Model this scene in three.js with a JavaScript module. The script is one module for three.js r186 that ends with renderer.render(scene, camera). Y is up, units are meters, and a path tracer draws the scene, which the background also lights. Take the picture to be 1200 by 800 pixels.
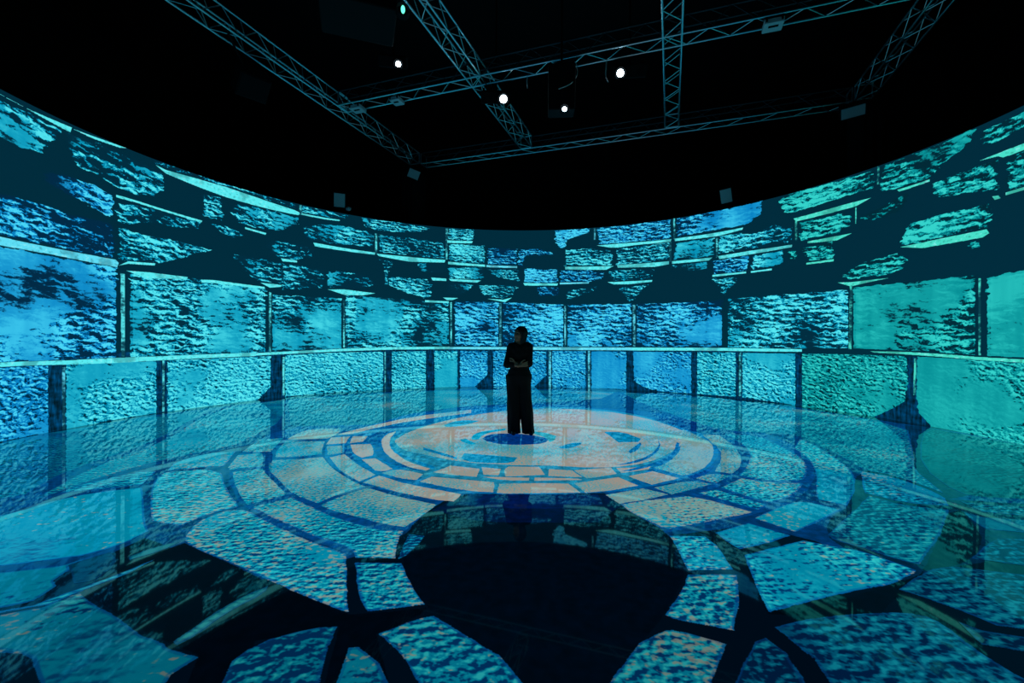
import * as THREE from 'three';
import { mergeGeometries, mergeVertices } from 'three/addons/utils/BufferGeometryUtils.js';
import { MarchingCubes } from 'three/addons/objects/MarchingCubes.js';
import { RoundedBoxGeometry } from 'three/addons/geometries/RoundedBoxGeometry.js';

// ---------------------------------------------------------------- camera, sky, exposure
// A round projection room, 14.5 m across, its centre at the origin; the photographer stands by the opening.
const scene = new THREE.Scene();
scene.background = new THREE.Color(0x000000);
const camera = new THREE.PerspectiveCamera(2 * Math.atan(400 / 523.18) * 180 / Math.PI, 1.5, 0.05, 80);
camera.position.set(-0.128, 1.472, 6.79);
camera.rotation.set(-0.0044, 0, 0.0059);
const renderer = new THREE.WebGLRenderer();
renderer.toneMapping = THREE.LinearToneMapping;
renderer.toneMappingExposure = 1.0;
renderer.shadowMap.enabled = true;

const R = 7.265, HW = 4.90, ARC = 128, SHEET = 64;          // screen radius, screen height, half its arc in degrees, degrees per picture sheet
const rad = (d) => d * Math.PI / 180;
const V = (x, y, z) => new THREE.Vector3(x, y, z);

// ---------------------------------------------------------------- the show: what the projectors throw on wall and floor
// wall blocks: [tone, share that is bright, smoothness, grain size, outline as (degrees round the wall, height in metres)]
const BLOCKS = [
  ["b",0.8,0.35,0.62,[[-99.63,1.047],[-89.41,1.032],[-89.4,0.001],[-99.63,0.014]]],
  ["c",0.85,0.35,0.62,[[-87.3,1.027],[-80.39,1.013],[-75.15,1.011],[-75.13,0.002],[-76.14,0.007],[-86.98,0.0],[-87.29,0.0]]],
  ["c",0.85,0.1,0.62,[[-73.48,1.011],[-58.52,1.025],[-55.8,1.033],[-55.78,0.28],[-56.74,0.167],[-58.02,0.02],[-58.49,0.0],[-73.46,0.0]]],
  ["c",0.85,0.15,0.62,[[-53.0,1.042],[-41.41,1.086],[-32.11,1.09],[-32.07,0.0],[-36.69,0.0],[-52.97,0.009]]],
  ["c",0.8,0.1,0.62,[[-30.15,1.092],[-22.13,1.101],[-22.08,0.0],[-30.11,0.0]]],
  ["c",0.8,0.1,0.62,[[-20.08,1.105],[-16.36,1.111],[-14.49,1.111],[-14.44,0.0],[-20.03,0.0]]],
  ["b",0.8,0.1,0.62,[[-13.86,1.11],[-7.13,1.111],[-7.1,0.366],[-8.36,0.207],[-10.04,0.0],[-13.81,0.0]]],
  ["b",0.8,0.1,0.62,[[-5.65,1.112],[-0.99,1.115],[7.46,1.115],[7.5,0.35],[6.24,0.187],[4.57,0.0],[-3.06,0.0],[-5.6,0.0]]],
  ["b",0.8,0.15,0.62,[[8.94,1.115],[17.06,1.12],[17.12,0.0],[8.99,0.0]]],
  ["b",0.8,0.3,0.62,[[18.5,1.121],[26.79,1.13],[26.85,0.006],[25.05,0.008],[18.56,0.0]]],
  ["b",0.85,0.25,0.62,[[28.37,1.132],[41.26,1.151],[41.33,0.022],[34.25,0.008],[30.39,0.12],[28.61,0.284]]],
  ["c",0.8,0.15,0.62,[[42.53,1.154],[48.33,1.165],[50.37,1.166],[50.44,0.041],[42.6,0.024]]],
  ["c",0.85,0.3,0.62,[[51.7,1.167],[56.57,1.172],[61.49,1.184],[61.56,0.0],[56.64,0.017],[51.78,0.039]]],
  ["t",0.75,0.05,0.62,[[62.67,1.187],[70.37,1.208],[78.72,1.204],[78.99,0.728],[78.55,0.376],[77.02,0.221],[74.71,0.027],[74.33,0.002],[62.75,0.0]]],
  ["t",0.8,0.45,0.62,[[80.22,1.204],[87.55,1.186],[97.79,1.155],[97.88,0.0],[81.99,0.0],[81.99,0.018],[80.52,0.197],[80.16,0.466]]],
  ["b",0.8,0.75,1.0,[[-99.64,2.729],[-80.88,2.703],[-80.86,1.105],[-99.63,1.118]]],
  ["c",0.68,0.5,1.0,[[-79.0,2.685],[-70.32,2.697],[-56.81,2.668],[-56.77,1.133],[-58.52,1.127],[-78.98,1.105]]],
  ["c",0.7,0.35,1.0,[[-55.51,2.535],[-41.46,2.559],[-41.41,1.203],[-55.47,1.138]]],
  ["c",0.62,0.25,1.0,[[-40.54,2.66],[-16.63,2.636],[-16.57,1.268],[-40.49,1.205]]],
  ["b",0.72,0.1,1.0,[[-15.18,2.637],[-4.45,2.642],[-4.39,1.253],[-15.12,1.267]]],
  ["b",0.7,0.15,1.0,[[-3.4,2.638],[11.59,2.564],[11.66,1.261],[-1.0,1.249],[-3.33,1.251]]],
  ["b",0.66,0.2,1.0,[[12.63,2.563],[27.9,2.545],[27.97,1.283],[12.7,1.262]]],
  ["b",0.7,0.5,1.0,[[29.08,2.544],[47.56,2.524],[47.63,1.297],[29.15,1.284]]],
  ["c",0.66,0.35,1.0,[[48.76,2.562],[70.15,2.55],[70.23,1.331],[56.56,1.296],[48.83,1.298]]],
  ["t",0.75,0.85,1.0,[[70.94,2.577],[87.34,2.545],[87.44,1.268],[80.21,1.311],[71.03,1.33]]],
  ["t",0.8,0.9,1.0,[[88.72,2.472],[97.68,2.584],[97.78,1.241],[88.81,1.26]]],
  ["c",0.55,0.3,1.3,[[-99.66,4.69],[-91.47,4.763],[-87.85,4.726],[-88.46,4.584],[-89.84,4.414],[-90.03,4.248],[-92.12,4.213],[-99.65,4.265]]],
  ["c",0.6,0.35,1.3,[[-87.14,4.728],[-85.78,4.751],[-82.96,4.796],[-79.27,4.75],[-77.46,4.715],[-75.6,4.707],[-74.2,4.672],[-74.32,4.35],[-75.84,4.173],[-78.06,4.117],[-81.25,4.153],[-82.95,4.24],[-85.98,4.253],[-86.51,4.337]]],
  ["b",0.55,0.15,1.1,[[-89.64,3.996],[-87.54,4.041],[-84.05,4.046],[-81.48,3.978],[-81.36,3.698],[-81.7,3.566],[-84.37,3.674],[-87.84,3.785],[-89.54,3.87]]],
  ["b",0.28,0,1.1,[[-99.65,3.439],[-92.85,3.463],[-90.02,3.473],[-86.5,3.442],[-81.58,3.465],[-81.23,3.13],[-81.23,2.859],[-89.04,2.878],[-99.64,2.883]]],
  ["c",0.42,0.1,1,[[-80.67,3.859],[-78.06,3.896],[-75.59,3.921],[-73.01,3.962],[-68.13,3.911],[-68.68,3.786],[-73.01,3.69],[-75.83,3.7],[-78.05,3.579],[-80.66,3.495]]],
  ["c",0.42,0.1,1,[[-80.43,3.426],[-77.44,3.392],[-73.0,3.418],[-66.12,3.379],[-68.95,3.24],[-74.29,2.932],[-77.43,2.849],[-80.42,2.862]]],
  ["c",0.3,0.1,1,[[-75.48,4.9],[-68.99,4.9],[-58.62,4.9],[-51.26,4.873],[-51.25,4.765],[-58.62,4.841],[-68.99,4.852],[-75.22,4.823]]],
  ["c",0.5,0.1,0.9,[[-67.86,4.501],[-64.84,4.577],[-64.54,4.078],[-67.71,4.07]]],
  ["c",0.62,0.3,1.1,[[-63.21,4.33],[-61.71,4.515],[-58.61,4.559],[-53.76,4.564],[-50.57,4.525],[-50.56,4.373],[-53.75,4.141],[-57.01,4.098],[-60.93,4.089],[-62.76,4.21]]],
  ["c",0.3,0.1,1,[[-66.42,3.945],[-63.2,3.965],[-60.77,3.857],[-62.44,3.735],[-64.97,3.801]]],
  ["c",0.32,0.1,1,[[-56.04,3.855],[-52.91,3.885],[-49.52,3.851],[-47.25,3.785],[-47.77,3.619],[-52.06,3.41],[-55.05,3.481],[-56.35,3.661]]],
  ["c",0.3,0.1,1,[[-62.89,3.377],[-58.58,3.349],[-53.56,3.341],[-53.71,2.83],[-58.56,2.824],[-60.13,3.02],[-61.67,3.189]]],
  ["c",0.36,0.1,0.9,[[-53.39,3.322],[-45.29,3.299],[-45.45,2.821],[-53.54,2.663]]],
  ["c",0.4,0.2,0.9,[[-44.39,3.29],[-38.32,3.3],[-35.67,3.259],[-33.93,3.033],[-36.8,2.885],[-44.38,2.832]]],
  ["c",0.5,0.1,0.9,[[-49.72,4.876],[-46.58,4.876],[-40.24,4.876],[-40.61,4.774],[-45.15,4.711],[-49.71,4.701]]],
  ["c",0.52,0.1,1,[[-49.36,4.359],[-45.15,4.506],[-40.79,4.559],[-34.37,4.493],[-34.35,4.103],[-41.87,4.046],[-48.66,4.023]]],
  ["c",0.65,0.2,0.8,[[-37.24,4.872],[-30.1,4.889],[-21.05,4.844],[-22.68,4.72],[-28.7,4.611],[-33.99,4.573],[-36.29,4.675]]],
  ["c",0.45,0.05,0.8,[[-33.21,4.464],[-26.1,4.471],[-17.95,4.408],[-17.72,3.939],[-26.08,3.964],[-32.8,3.979]]],
  ["c",0.45,0.05,0.8,[[-24.06,3.729],[-17.51,3.784],[-17.5,3.496],[-23.04,3.507]]],
  ["c",0.65,0.2,0.8,[[-33.57,3.796],[-29.46,3.724],[-30.44,3.588],[-31.03,3.482],[-31.21,3.033],[-31.79,3.028],[-31.62,3.5]]],
  ["c",0.46,0.05,0.8,[[-30.82,3.26],[-26.06,3.278],[-22.01,3.283],[-20.98,3.135],[-20.97,2.772],[-22.39,2.713],[-26.04,2.82],[-30.81,3.011]]],
  ["c",0.85,0.4,0.7,[[-16.72,4.865],[-10.46,4.9],[-11.08,4.54],[-16.92,4.522]]],
  ["c",0.6,0.05,0.7,[[-16.5,4.395],[-7.91,4.397],[-7.89,3.836],[-16.68,3.868]]],
  ["b",0.45,0.05,0.7,[[-7.07,4.347],[0.13,4.31],[-0.06,3.827],[-7.04,3.839]]],
  ["c",0.5,0.05,0.7,[[-16.67,3.658],[-8.3,3.728],[-8.29,3.354],[-16.66,3.344]]],
  ["c",0.45,0.05,0.7,[[-7.25,3.678],[0.37,3.666],[0.81,3.291],[-4.91,3.444]]],
  ["c",0.5,0.05,0.7,[[-16.86,3.238],[-10.6,3.16],[-12.47,2.941],[-14.35,2.828],[-17.26,2.895]]],
  ["c",0.45,0.05,0.7,[[-9.12,3.165],[-4.27,3.177],[0.39,3.13],[-1.08,2.86],[-3.61,2.75],[-8.05,2.821]]],
  ["b",0.45,0.05,0.7,[[0.76,4.31],[6.04,4.306],[9.63,4.136],[2.04,4.123],[1.42,3.747],[0.36,3.774]]],
  ["b",0.68,0.1,0.7,[[2.06,3.694],[9.86,3.657],[10.3,3.256],[1.87,3.264]]],
  ["b",0.22,0,0.7,[[4.84,3.13],[10.52,3.096],[10.53,2.857],[5.69,2.862]]],
  ["b",0.75,0.2,0.7,[[9.49,4.882],[18.1,4.89],[17.9,4.775],[12.95,4.6],[12.12,4.551],[11.92,4.34],[10.67,4.319],[9.61,4.509]]],
  ["b",0.62,0.3,0.8,[[19.74,4.875],[28.16,4.886],[36.43,4.892],[36.65,4.358],[28.78,4.375],[20.38,4.389]]],
  ["c",0.55,0.05,0.8,[[12.13,4.259],[18.13,4.276],[22.21,4.191],[23.43,4.052],[23.05,3.721],[12.16,3.782]]],
  ["c",0.52,0.2,0.8,[[24.43,4.196],[28.79,4.224],[36.09,4.247],[36.12,3.787],[31.74,3.742],[24.45,3.736]]],
  ["b",0.5,0.15,0.8,[[10.91,3.627],[17.55,3.6],[21.24,3.501],[21.04,3.347],[17.37,3.234],[11.14,3.281]]],
  ["c",0.32,0.05,0.8,[[22.25,3.572],[33.09,3.53],[32.91,3.409],[32.53,3.24],[23.47,3.255]]],
  ["c",0.5,0.05,0.8,[[12.61,2.986],[19.83,3.119],[19.84,3.015],[13.67,2.745],[12.63,2.72]]],
  ["c",0.55,0.05,0.8,[[24.69,3.018],[31.77,3.098],[30.81,2.981],[28.87,2.767],[28.48,2.618],[27.3,2.624],[25.9,2.858]]],
  ["b",0.72,0.5,1,[[37.92,4.886],[46.37,4.899],[55.06,4.888],[55.23,4.611],[52.49,4.412],[51.17,4.402],[45.0,4.411],[38.14,4.381]]],
  ["c",0.55,0.1,0.9,[[37.96,4.193],[45.72,4.192],[45.75,3.739],[41.11,3.719],[37.24,3.749]]],
  ["c",0.52,0.25,0.9,[[46.94,4.212],[50.51,4.201],[53.98,4.12],[57.31,4.243],[60.69,4.092],[60.72,3.775],[56.4,3.773],[46.79,3.766]]],
  ["b",0.62,0.4,0.9,[[45.76,3.58],[52.54,3.598],[52.57,3.234],[45.78,3.241]]],
  ["c",0.6,0.3,0.9,[[53.53,3.58],[58.9,3.597],[58.92,3.295],[53.55,3.24]]],
  ["c",0.4,0.05,0.9,[[36.69,3.611],[44.53,3.576],[44.36,3.396],[41.13,3.391],[36.88,3.513]]],
  ["c",0.5,0.05,0.9,[[45.61,3.129],[50.58,3.068],[50.09,2.921],[48.57,2.805],[48.07,2.633],[47.02,2.911]]],
  ["t",0.66,0.4,1.1,[[58.21,4.786],[59.73,4.895],[65.32,4.881],[74.11,4.842],[74.01,4.495],[69.48,4.501],[63.91,4.46],[60.97,4.438],[59.46,4.505]]],
  ["t",0.6,0.3,1,[[61.88,4.176],[68.69,4.153],[70.7,4.052],[69.92,3.865],[68.45,3.765],[62.35,3.755]]],
  ["t",0.34,0.2,1,[[71.89,3.978],[78.62,4.209],[78.52,4.057],[77.23,3.882],[73.81,3.865]]],
  ["t",0.68,0.45,1.2,[[74.98,4.868],[78.81,4.874],[82.72,4.879],[86.26,4.892],[87.17,4.866],[86.88,4.732],[85.37,4.621],[83.28,4.514],[81.67,4.354],[77.56,4.3],[74.89,4.409]]],
  ["t",0.6,0.3,1.2,[[81.9,4.225],[87.51,4.264],[89.63,4.264],[89.66,3.794],[86.94,3.867],[82.68,3.985]]],
  ["t",0.56,0.2,1.2,[[88.06,4.786],[97.5,4.832],[97.52,4.56],[91.18,4.564],[89.79,4.528],[88.07,4.584]]],
  ["t",0.5,0.2,1.2,[[90.93,4.223],[97.55,4.226],[97.59,3.744],[90.97,3.738]]],
  ["t",0.55,0.25,1.2,[[77.63,3.311],[79.01,3.633],[83.88,3.648],[88.92,3.627],[88.94,3.256],[83.91,3.272],[78.58,3.238]]],
  ["t",0.7,0.1,1,[[86.7,3.08],[87.79,3.091],[87.61,2.961],[86.91,2.979]]],
  ["t",0.42,0.15,1,[[69.19,2.868],[72.72,3.064],[77.41,3.125],[78.83,2.982],[77.78,2.814],[75.99,2.75],[70.27,2.761]]],
  ["t",0.45,0.1,1,[[62.22,3.565],[67.5,3.608],[67.8,3.237],[63.99,3.258]]],
  ["t",0.4,0.1,1,[[60.13,3.571],[61.78,3.555],[61.64,3.363],[60.44,3.386]]],
  ["b",0.85,0.3,0.62,[[-110.23,0.0],[-100.04,0],[-100.04,1.02],[-110.23,1.02]]],
  ["b",0.77,0.3,0.62,[[-118.84,0.0],[-110.68,0],[-110.68,1.02],[-118.84,1.02]]],
  ["b",0.78,0.3,0.62,[[-124.21,0.0],[-119.29,0],[-119.29,1.02],[-124.21,1.02]]],
  ["b",0.73,0.3,0.62,[[-127.15,0.0],[-124.66,0],[-124.66,1.02],[-127.15,1.02]]],
  ["b",0.8,0.3,1,[[-104.93,1.12],[-100.04,1.12],[-100.04,2.42],[-104.93,2.42]]],
  ["b",0.68,0.3,1,[[-114.5,1.12],[-105.38,1.12],[-105.38,2.42],[-114.5,2.42]]],
  ["b",0.8,0.3,1,[[-122.55,1.12],[-114.95,1.12],[-114.95,2.42],[-122.55,2.42]]],
  ["b",0.78,0.3,1,[[-127.15,1.12],[-123.0,1.12],[-123.0,2.42],[-127.15,2.42]]],
  ["b",0.4,0.3,1,[[-107.34,2.55],[-100.04,2.55],[-100.04,3.15],[-107.34,3.15]]],
  ["b",0.33,0.3,1,[[-117.08,2.55],[-107.79,2.55],[-107.79,3.15],[-117.08,3.15]]],
  ["b",0.36,0.3,1,[[-125.97,2.55],[-117.53,2.55],[-117.53,3.15],[-125.97,3.15]]],
  ["b",0.38,0.3,1,[[-110.75,3.3],[-100.04,3.3],[-100.04,3.9],[-110.75,3.9]]],
  ["b",0.51,0.3,1,[[-120.5,3.3],[-111.2,3.3],[-111.2,3.9],[-120.5,3.9]]],
  ["b",0.51,0.3,1,[[-127.15,3.3],[-120.95,3.3],[-120.95,3.9],[-127.15,3.9]]],
  ["b",0.42,0.3,1.1,[[-110.7,4.05],[-100.04,4.05],[-100.04,4.75],[-110.7,4.75]]],
  ["b",0.42,0.3,1.1,[[-120.65,4.05],[-111.15,4.05],[-111.15,4.75],[-120.65,4.75]]],
  ["b",0.49,0.3,1.1,[[-127.15,4.05],[-121.1,4.05],[-121.1,4.75],[-127.15,4.75]]],
  ["t",0.77,0.3,0.62,[[98.42,0.0],[104.4,0],[104.4,1.02],[98.42,1.02]]],
  ["t",0.77,0.3,0.62,[[104.85,0.0],[115.04,0],[115.04,1.02],[104.85,1.02]]],
  ["t",0.83,0.3,0.62,[[115.49,0.0],[121.08,0],[121.08,1.02],[115.49,1.02]]],
  ["t",0.85,0.3,0.62,[[121.53,0.0],[127.4,0],[127.4,1.02],[121.53,1.02]]],
  ["t",0.69,0.3,1,[[98.42,1.12],[104.62,1.12],[104.62,2.42],[98.42,2.42]]],
  ["t",0.72,0.3,1,[[105.07,1.12],[115.22,1.12],[115.22,2.42],[105.07,2.42]]],
  ["t",0.68,0.3,1,[[115.67,1.12],[123.77,1.12],[123.77,2.42],[115.67,2.42]]],
  ["t",0.79,0.3,1,[[124.22,1.12],[127.4,1.12],[127.4,2.42],[124.22,2.42]]],
  ["t",0.46,0.3,1,[[98.42,2.55],[103.57,2.55],[103.57,3.15],[98.42,3.15]]],
  ["t",0.47,0.3,1,[[104.02,2.55],[111.15,2.55],[111.15,3.15],[104.02,3.15]]],
  ["t",0.47,0.3,1,[[111.6,2.55],[118.94,2.55],[118.94,3.15],[111.6,3.15]]],
  ["t",0.36,0.3,1,[[119.39,2.55],[127.4,2.55],[127.4,3.15],[119.39,3.15]]],
  ["t",0.48,0.3,1,[[98.42,3.3],[108.16,3.3],[108.16,3.9],[98.42,3.9]]],
  ["t",0.44,0.3,1,[[108.61,3.3],[117.95,3.3],[117.95,3.9],[108.61,3.9]]],
  ["t",0.47,0.3,1,[[118.4,3.3],[124.51,3.3],[124.51,3.9],[118.4,3.9]]],
  ["t",0.48,0.3,1,[[124.96,3.3],[127.4,3.3],[127.4,3.9],[124.96,3.9]]],
  ["t",0.48,0.3,1.1,[[98.42,4.05],[107.42,4.05],[107.42,4.75],[98.42,4.75]]],
  ["t",0.45,0.3,1.1,[[107.87,4.05],[118.01,4.05],[118.01,4.75],[107.87,4.75]]],
  ["t",0.55,0.3,1.1,[[118.46,4.05],[125.74,4.05],[125.74,4.75],[118.46,4.75]]],
  ["t",0.53,0.3,1.1,[[126.19,4.05],[127.4,4.05],[127.4,4.75],[126.19,4.75]]]
];
// bright ledges and joint lines: [tone, outline]
const LEDGES = [
  ["c",[[-99.63,1.118],[-90.97,1.107],[-86.99,1.097],[-80.39,1.105],[-70.28,1.109],[-58.52,1.127],[-58.52,1.046],[-70.28,1.03],[-80.39,1.013],[-86.99,1.028],[-90.97,1.044],[-99.63,1.059]]],
  ["c",[[-58.52,1.116],[-50.29,1.149],[-41.41,1.192],[-29.96,1.231],[-16.37,1.242],[-16.36,1.163],[-29.96,1.156],[-41.41,1.122],[-50.29,1.084],[-58.52,1.056]]],
  ["b",[[-16.37,1.234],[-1.0,1.236],[11.66,1.239],[28.17,1.258],[28.17,1.173],[11.66,1.154],[-1.0,1.155],[-16.36,1.163]]],
  ["c",[[28.17,1.258],[48.32,1.287],[56.56,1.29],[62.67,1.292],[62.67,1.234],[56.56,1.218],[48.33,1.209],[28.17,1.17]]],
  ["t",[[73.61,1.281],[78.48,1.289],[84.06,1.266],[87.54,1.24],[97.79,1.217],[97.79,1.167],[87.54,1.192],[84.06,1.215],[78.49,1.242],[74.24,1.258]]],
  ["c",[[-99.66,4.843],[-92.22,4.814],[-86.62,4.847],[-86.83,4.759],[-89.06,4.78],[-92.68,4.821]]],
  ["c",[[-86.46,4.836],[-82.4,4.878],[-79.51,4.9],[-80.45,4.858],[-84.06,4.821]]],
  ["b",[[-99.64,2.859],[-89.04,2.851],[-81.0,2.849],[-80.54,2.798],[-80.77,2.717],[-89.04,2.746],[-99.64,2.729]]],
  ["c",[[-80.53,2.753],[-79.24,2.857],[-75.31,2.902],[-75.44,2.858],[-79.24,2.811]]],
  ["c",[[-80.9,4.002],[-78.06,4.006],[-67.99,3.961],[-68.13,3.92],[-78.06,3.967],[-80.9,3.956]]],
  ["c",[[-75.35,4.801],[-73.81,4.774],[-68.98,4.816],[-63.97,4.837],[-58.62,4.8],[-51.25,4.722],[-50.23,4.686],[-50.4,4.616],[-52.43,4.602],[-58.61,4.599],[-63.96,4.609],[-68.28,4.647],[-73.81,4.707]]],
  ["c",[[-60.62,4.039],[-56.68,4.004],[-56.84,3.958],[-60.62,3.999]]],
  ["c",[[-68.24,2.705],[-66.11,2.729],[-56.97,2.704],[-56.97,2.653],[-66.11,2.664],[-68.1,2.643]]],
  ["c",[[-57.77,2.795],[-55.36,2.798],[-53.71,2.788],[-53.88,2.743],[-56.0,2.696]]],
  ["c",[[-79.48,2.682],[-76.19,2.712],[-70.32,2.724],[-70.45,2.678],[-76.19,2.599],[-78.04,2.63]]],
  ["c",[[-53.9,3.451],[-50.7,3.445],[-50.7,3.402],[-53.56,3.383]]],
  ["c",[[-44.37,2.787],[-40.73,2.824],[-33.92,2.776],[-36.79,2.692],[-40.72,2.671]]],
  ["c",[[-50.27,4.882],[-49.79,4.885],[-49.85,4.631],[-50.31,4.641]],1],
  ["c",[[-49.88,4.685],[-45.15,4.688],[-41.89,4.709],[-41.89,4.674],[-45.15,4.647],[-49.88,4.641]]],
  ["c",[[-47.43,3.982],[-41.5,3.96],[-33.96,3.938],[-34.15,3.874],[-40.76,3.879],[-47.08,3.889]]],
  ["c",[[-34.08,4.498],[-33.6,4.494],[-33.58,3.919],[-34.06,3.924]],1],
  ["c",[[-33.77,3.916],[-28.08,3.915],[-17.51,3.902],[-17.72,3.822],[-26.08,3.773],[-30.06,3.817],[-33.19,3.851]]],
  ["c",[[-20.99,3.342],[-17.28,3.327],[-17.28,3.261],[-20.58,3.254]]],
  ["c",[[-22.39,2.649],[-16.63,2.635],[-16.63,2.582],[-22.39,2.584]]],
  ["c",[[-18.09,2.747],[-14.35,2.749],[-15.8,2.677],[-17.05,2.673]]],
  ["c",[[-17.55,4.87],[-16.93,4.876],[-17.0,3.919],[-17.41,3.915]],1],
  ["c",[[-17.12,4.507],[-10.86,4.528],[-11.07,4.46],[-17.12,4.429]]],
  ["c",[[-16.89,3.854],[-7.78,3.81],[-7.78,3.743],[-16.89,3.775]]],
  ["b",[[-7.46,3.798],[0.15,3.779],[0.15,3.72],[-7.46,3.731]]],
  ["c",[[-16.66,3.33],[-8.71,3.313],[-9.76,3.243],[-16.24,3.267]]],
  ["c",[[-7.21,2.743],[-3.19,2.723],[-1.07,2.793],[-2.76,2.643]]],
  ["c",[[1.66,3.251],[10.3,3.23],[10.1,3.164],[2.09,3.171]]],
  ["b",[[18.92,4.896],[19.33,4.892],[19.35,4.527],[18.94,4.531]],1],
  ["c",[[19.56,4.356],[24.62,4.36],[36.84,4.331],[36.65,4.262],[28.79,4.275],[24.62,4.245],[22.81,4.263]]],
  ["c",[[11.95,3.743],[23.75,3.703],[21.94,3.6],[12.06,3.663]]],
  ["c",[[24.45,3.723],[36.31,3.713],[36.31,3.628],[33.19,3.59],[24.66,3.644]]],
  ["c",[[36.37,4.266],[36.8,4.26],[36.84,3.682],[36.4,3.687]],1],
  ["b",[[10.72,3.255],[17.78,3.245],[17.78,3.206],[10.72,3.202]]],
  ["c",[[22.26,3.224],[32.63,3.214],[32.54,3.166],[27.07,3.131],[23.68,3.151]]],
  ["c",[[37.18,4.9],[37.55,4.894],[37.68,4.293],[37.27,4.3]],1],
  ["c",[[37.49,4.332],[45.89,4.324],[51.67,4.336],[51.51,4.286],[46.67,4.229],[37.59,4.259]]],
  ["c",[[36.97,3.704],[45.57,3.685],[44.88,3.616],[36.97,3.632]]],
  ["c",[[46.24,4.204],[46.64,4.196],[46.67,3.656],[46.27,3.662]],1],
  ["c",[[46.71,3.7],[52.78,3.722],[60.8,3.705],[60.72,3.647],[53.52,3.633],[46.97,3.617]]],
  ["c",[[45.6,3.22],[52.32,3.216],[52.32,3.173],[45.61,3.168]]],
  ["c",[[53.22,3.211],[57.14,3.214],[57.15,3.173],[53.23,3.169]]],
  ["t",[[74.42,4.895],[74.73,4.88],[74.63,4.536],[74.39,4.546]],1],
  ["t",[[60.98,4.3],[69.49,4.332],[73.52,4.321],[71.28,4.233],[61.43,4.218]]],
  ["t",[[61.28,4.232],[61.63,4.222],[61.66,3.772],[61.31,3.781]],1],
  ["t",[[71.15,4.211],[71.35,4.204],[71.32,3.875],[71.15,3.88]],1],
  ["t",[[63.46,3.713],[67.91,3.707],[70.73,3.701],[68.32,3.614],[63.46,3.671]]],
  ["t",[[77.26,4.32],[81.67,4.324],[81.67,4.287],[77.56,4.276]]],
  ["t",[[87.65,4.345],[90.64,4.353],[97.54,4.343],[97.55,4.238],[90.37,4.258],[89.81,4.307]]],
  ["t",[[90.69,3.718],[97.59,3.725],[97.59,3.682],[90.7,3.673]]],
  ["t",[[89.19,3.721],[89.86,3.708],[90.14,3.657],[89.48,3.657]]],
  ["t",[[77.7,3.237],[83.59,3.245],[88.61,3.234],[88.9,3.165],[88.18,3.12],[80.81,3.142]]],
  ["t",[[68.45,2.718],[70.47,2.696],[76.36,2.69],[73.01,2.649],[70.54,2.607]]],
  ["t",[[63.27,3.234],[67.8,3.228],[67.8,3.182],[63.27,3.196]]],
  ["t",[[70.41,2.636],[70.83,2.63],[70.74,1.315],[70.31,1.314]],1],
  ["b",[[-87.75,0.993],[-87.4,0.99],[-87.39,0.0],[-87.72,0.0]],1],
  ["c",[[-80.3,2.62],[-79.71,2.615],[-79.69,1.101],[-80.16,1.103]],1],
  ["c",[[-53.5,1.007],[-53.1,1.006],[-53.07,0.045],[-53.47,0.05]],1],
  ["b",[[28.19,2.519],[28.78,2.517],[28.85,1.285],[28.36,1.284]],1],
  ["b",[[8.1,1.123],[8.68,1.124],[8.74,0.0],[8.15,0.0]],1],
  ["b",[[17.68,1.137],[18.2,1.138],[18.25,0.0],[17.74,0.0]],1],
  ["b",[[-4.18,2.615],[-3.69,2.615],[-3.63,1.274],[-4.12,1.274]],1],
  ["c",[[51.04,1.174],[51.47,1.175],[51.54,0.072],[51.11,0.067]],1],
  ["c",[[-56.16,2.59],[-55.68,2.575],[-55.72,1.14],[-56.12,1.141]],1],
  ["c",[[-41.09,2.539],[-40.72,2.542],[-40.67,1.226],[-41.04,1.226]],1],
  ["c",[[-16.3,2.61],[-15.88,2.611],[-15.83,1.269],[-16.24,1.269]],1],
  ["b",[[11.86,2.536],[12.26,2.535],[12.32,1.262],[11.93,1.261]],1],
  ["t",[[79.82,1.171],[80.11,1.172],[80.04,0.51],[79.76,0.506]],1],
  ["c",[[-31.82,1.096],[-31.53,1.095],[-31.49,0.003],[-31.78,0.005]],1],
  ["t",[[87.74,2.485],[87.99,2.48],[88.08,1.27],[87.83,1.268]],1],
  ["c",[[-74.26,1.041],[-73.94,1.04],[-73.92,0.012],[-74.24,0.018]],1]
];
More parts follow.
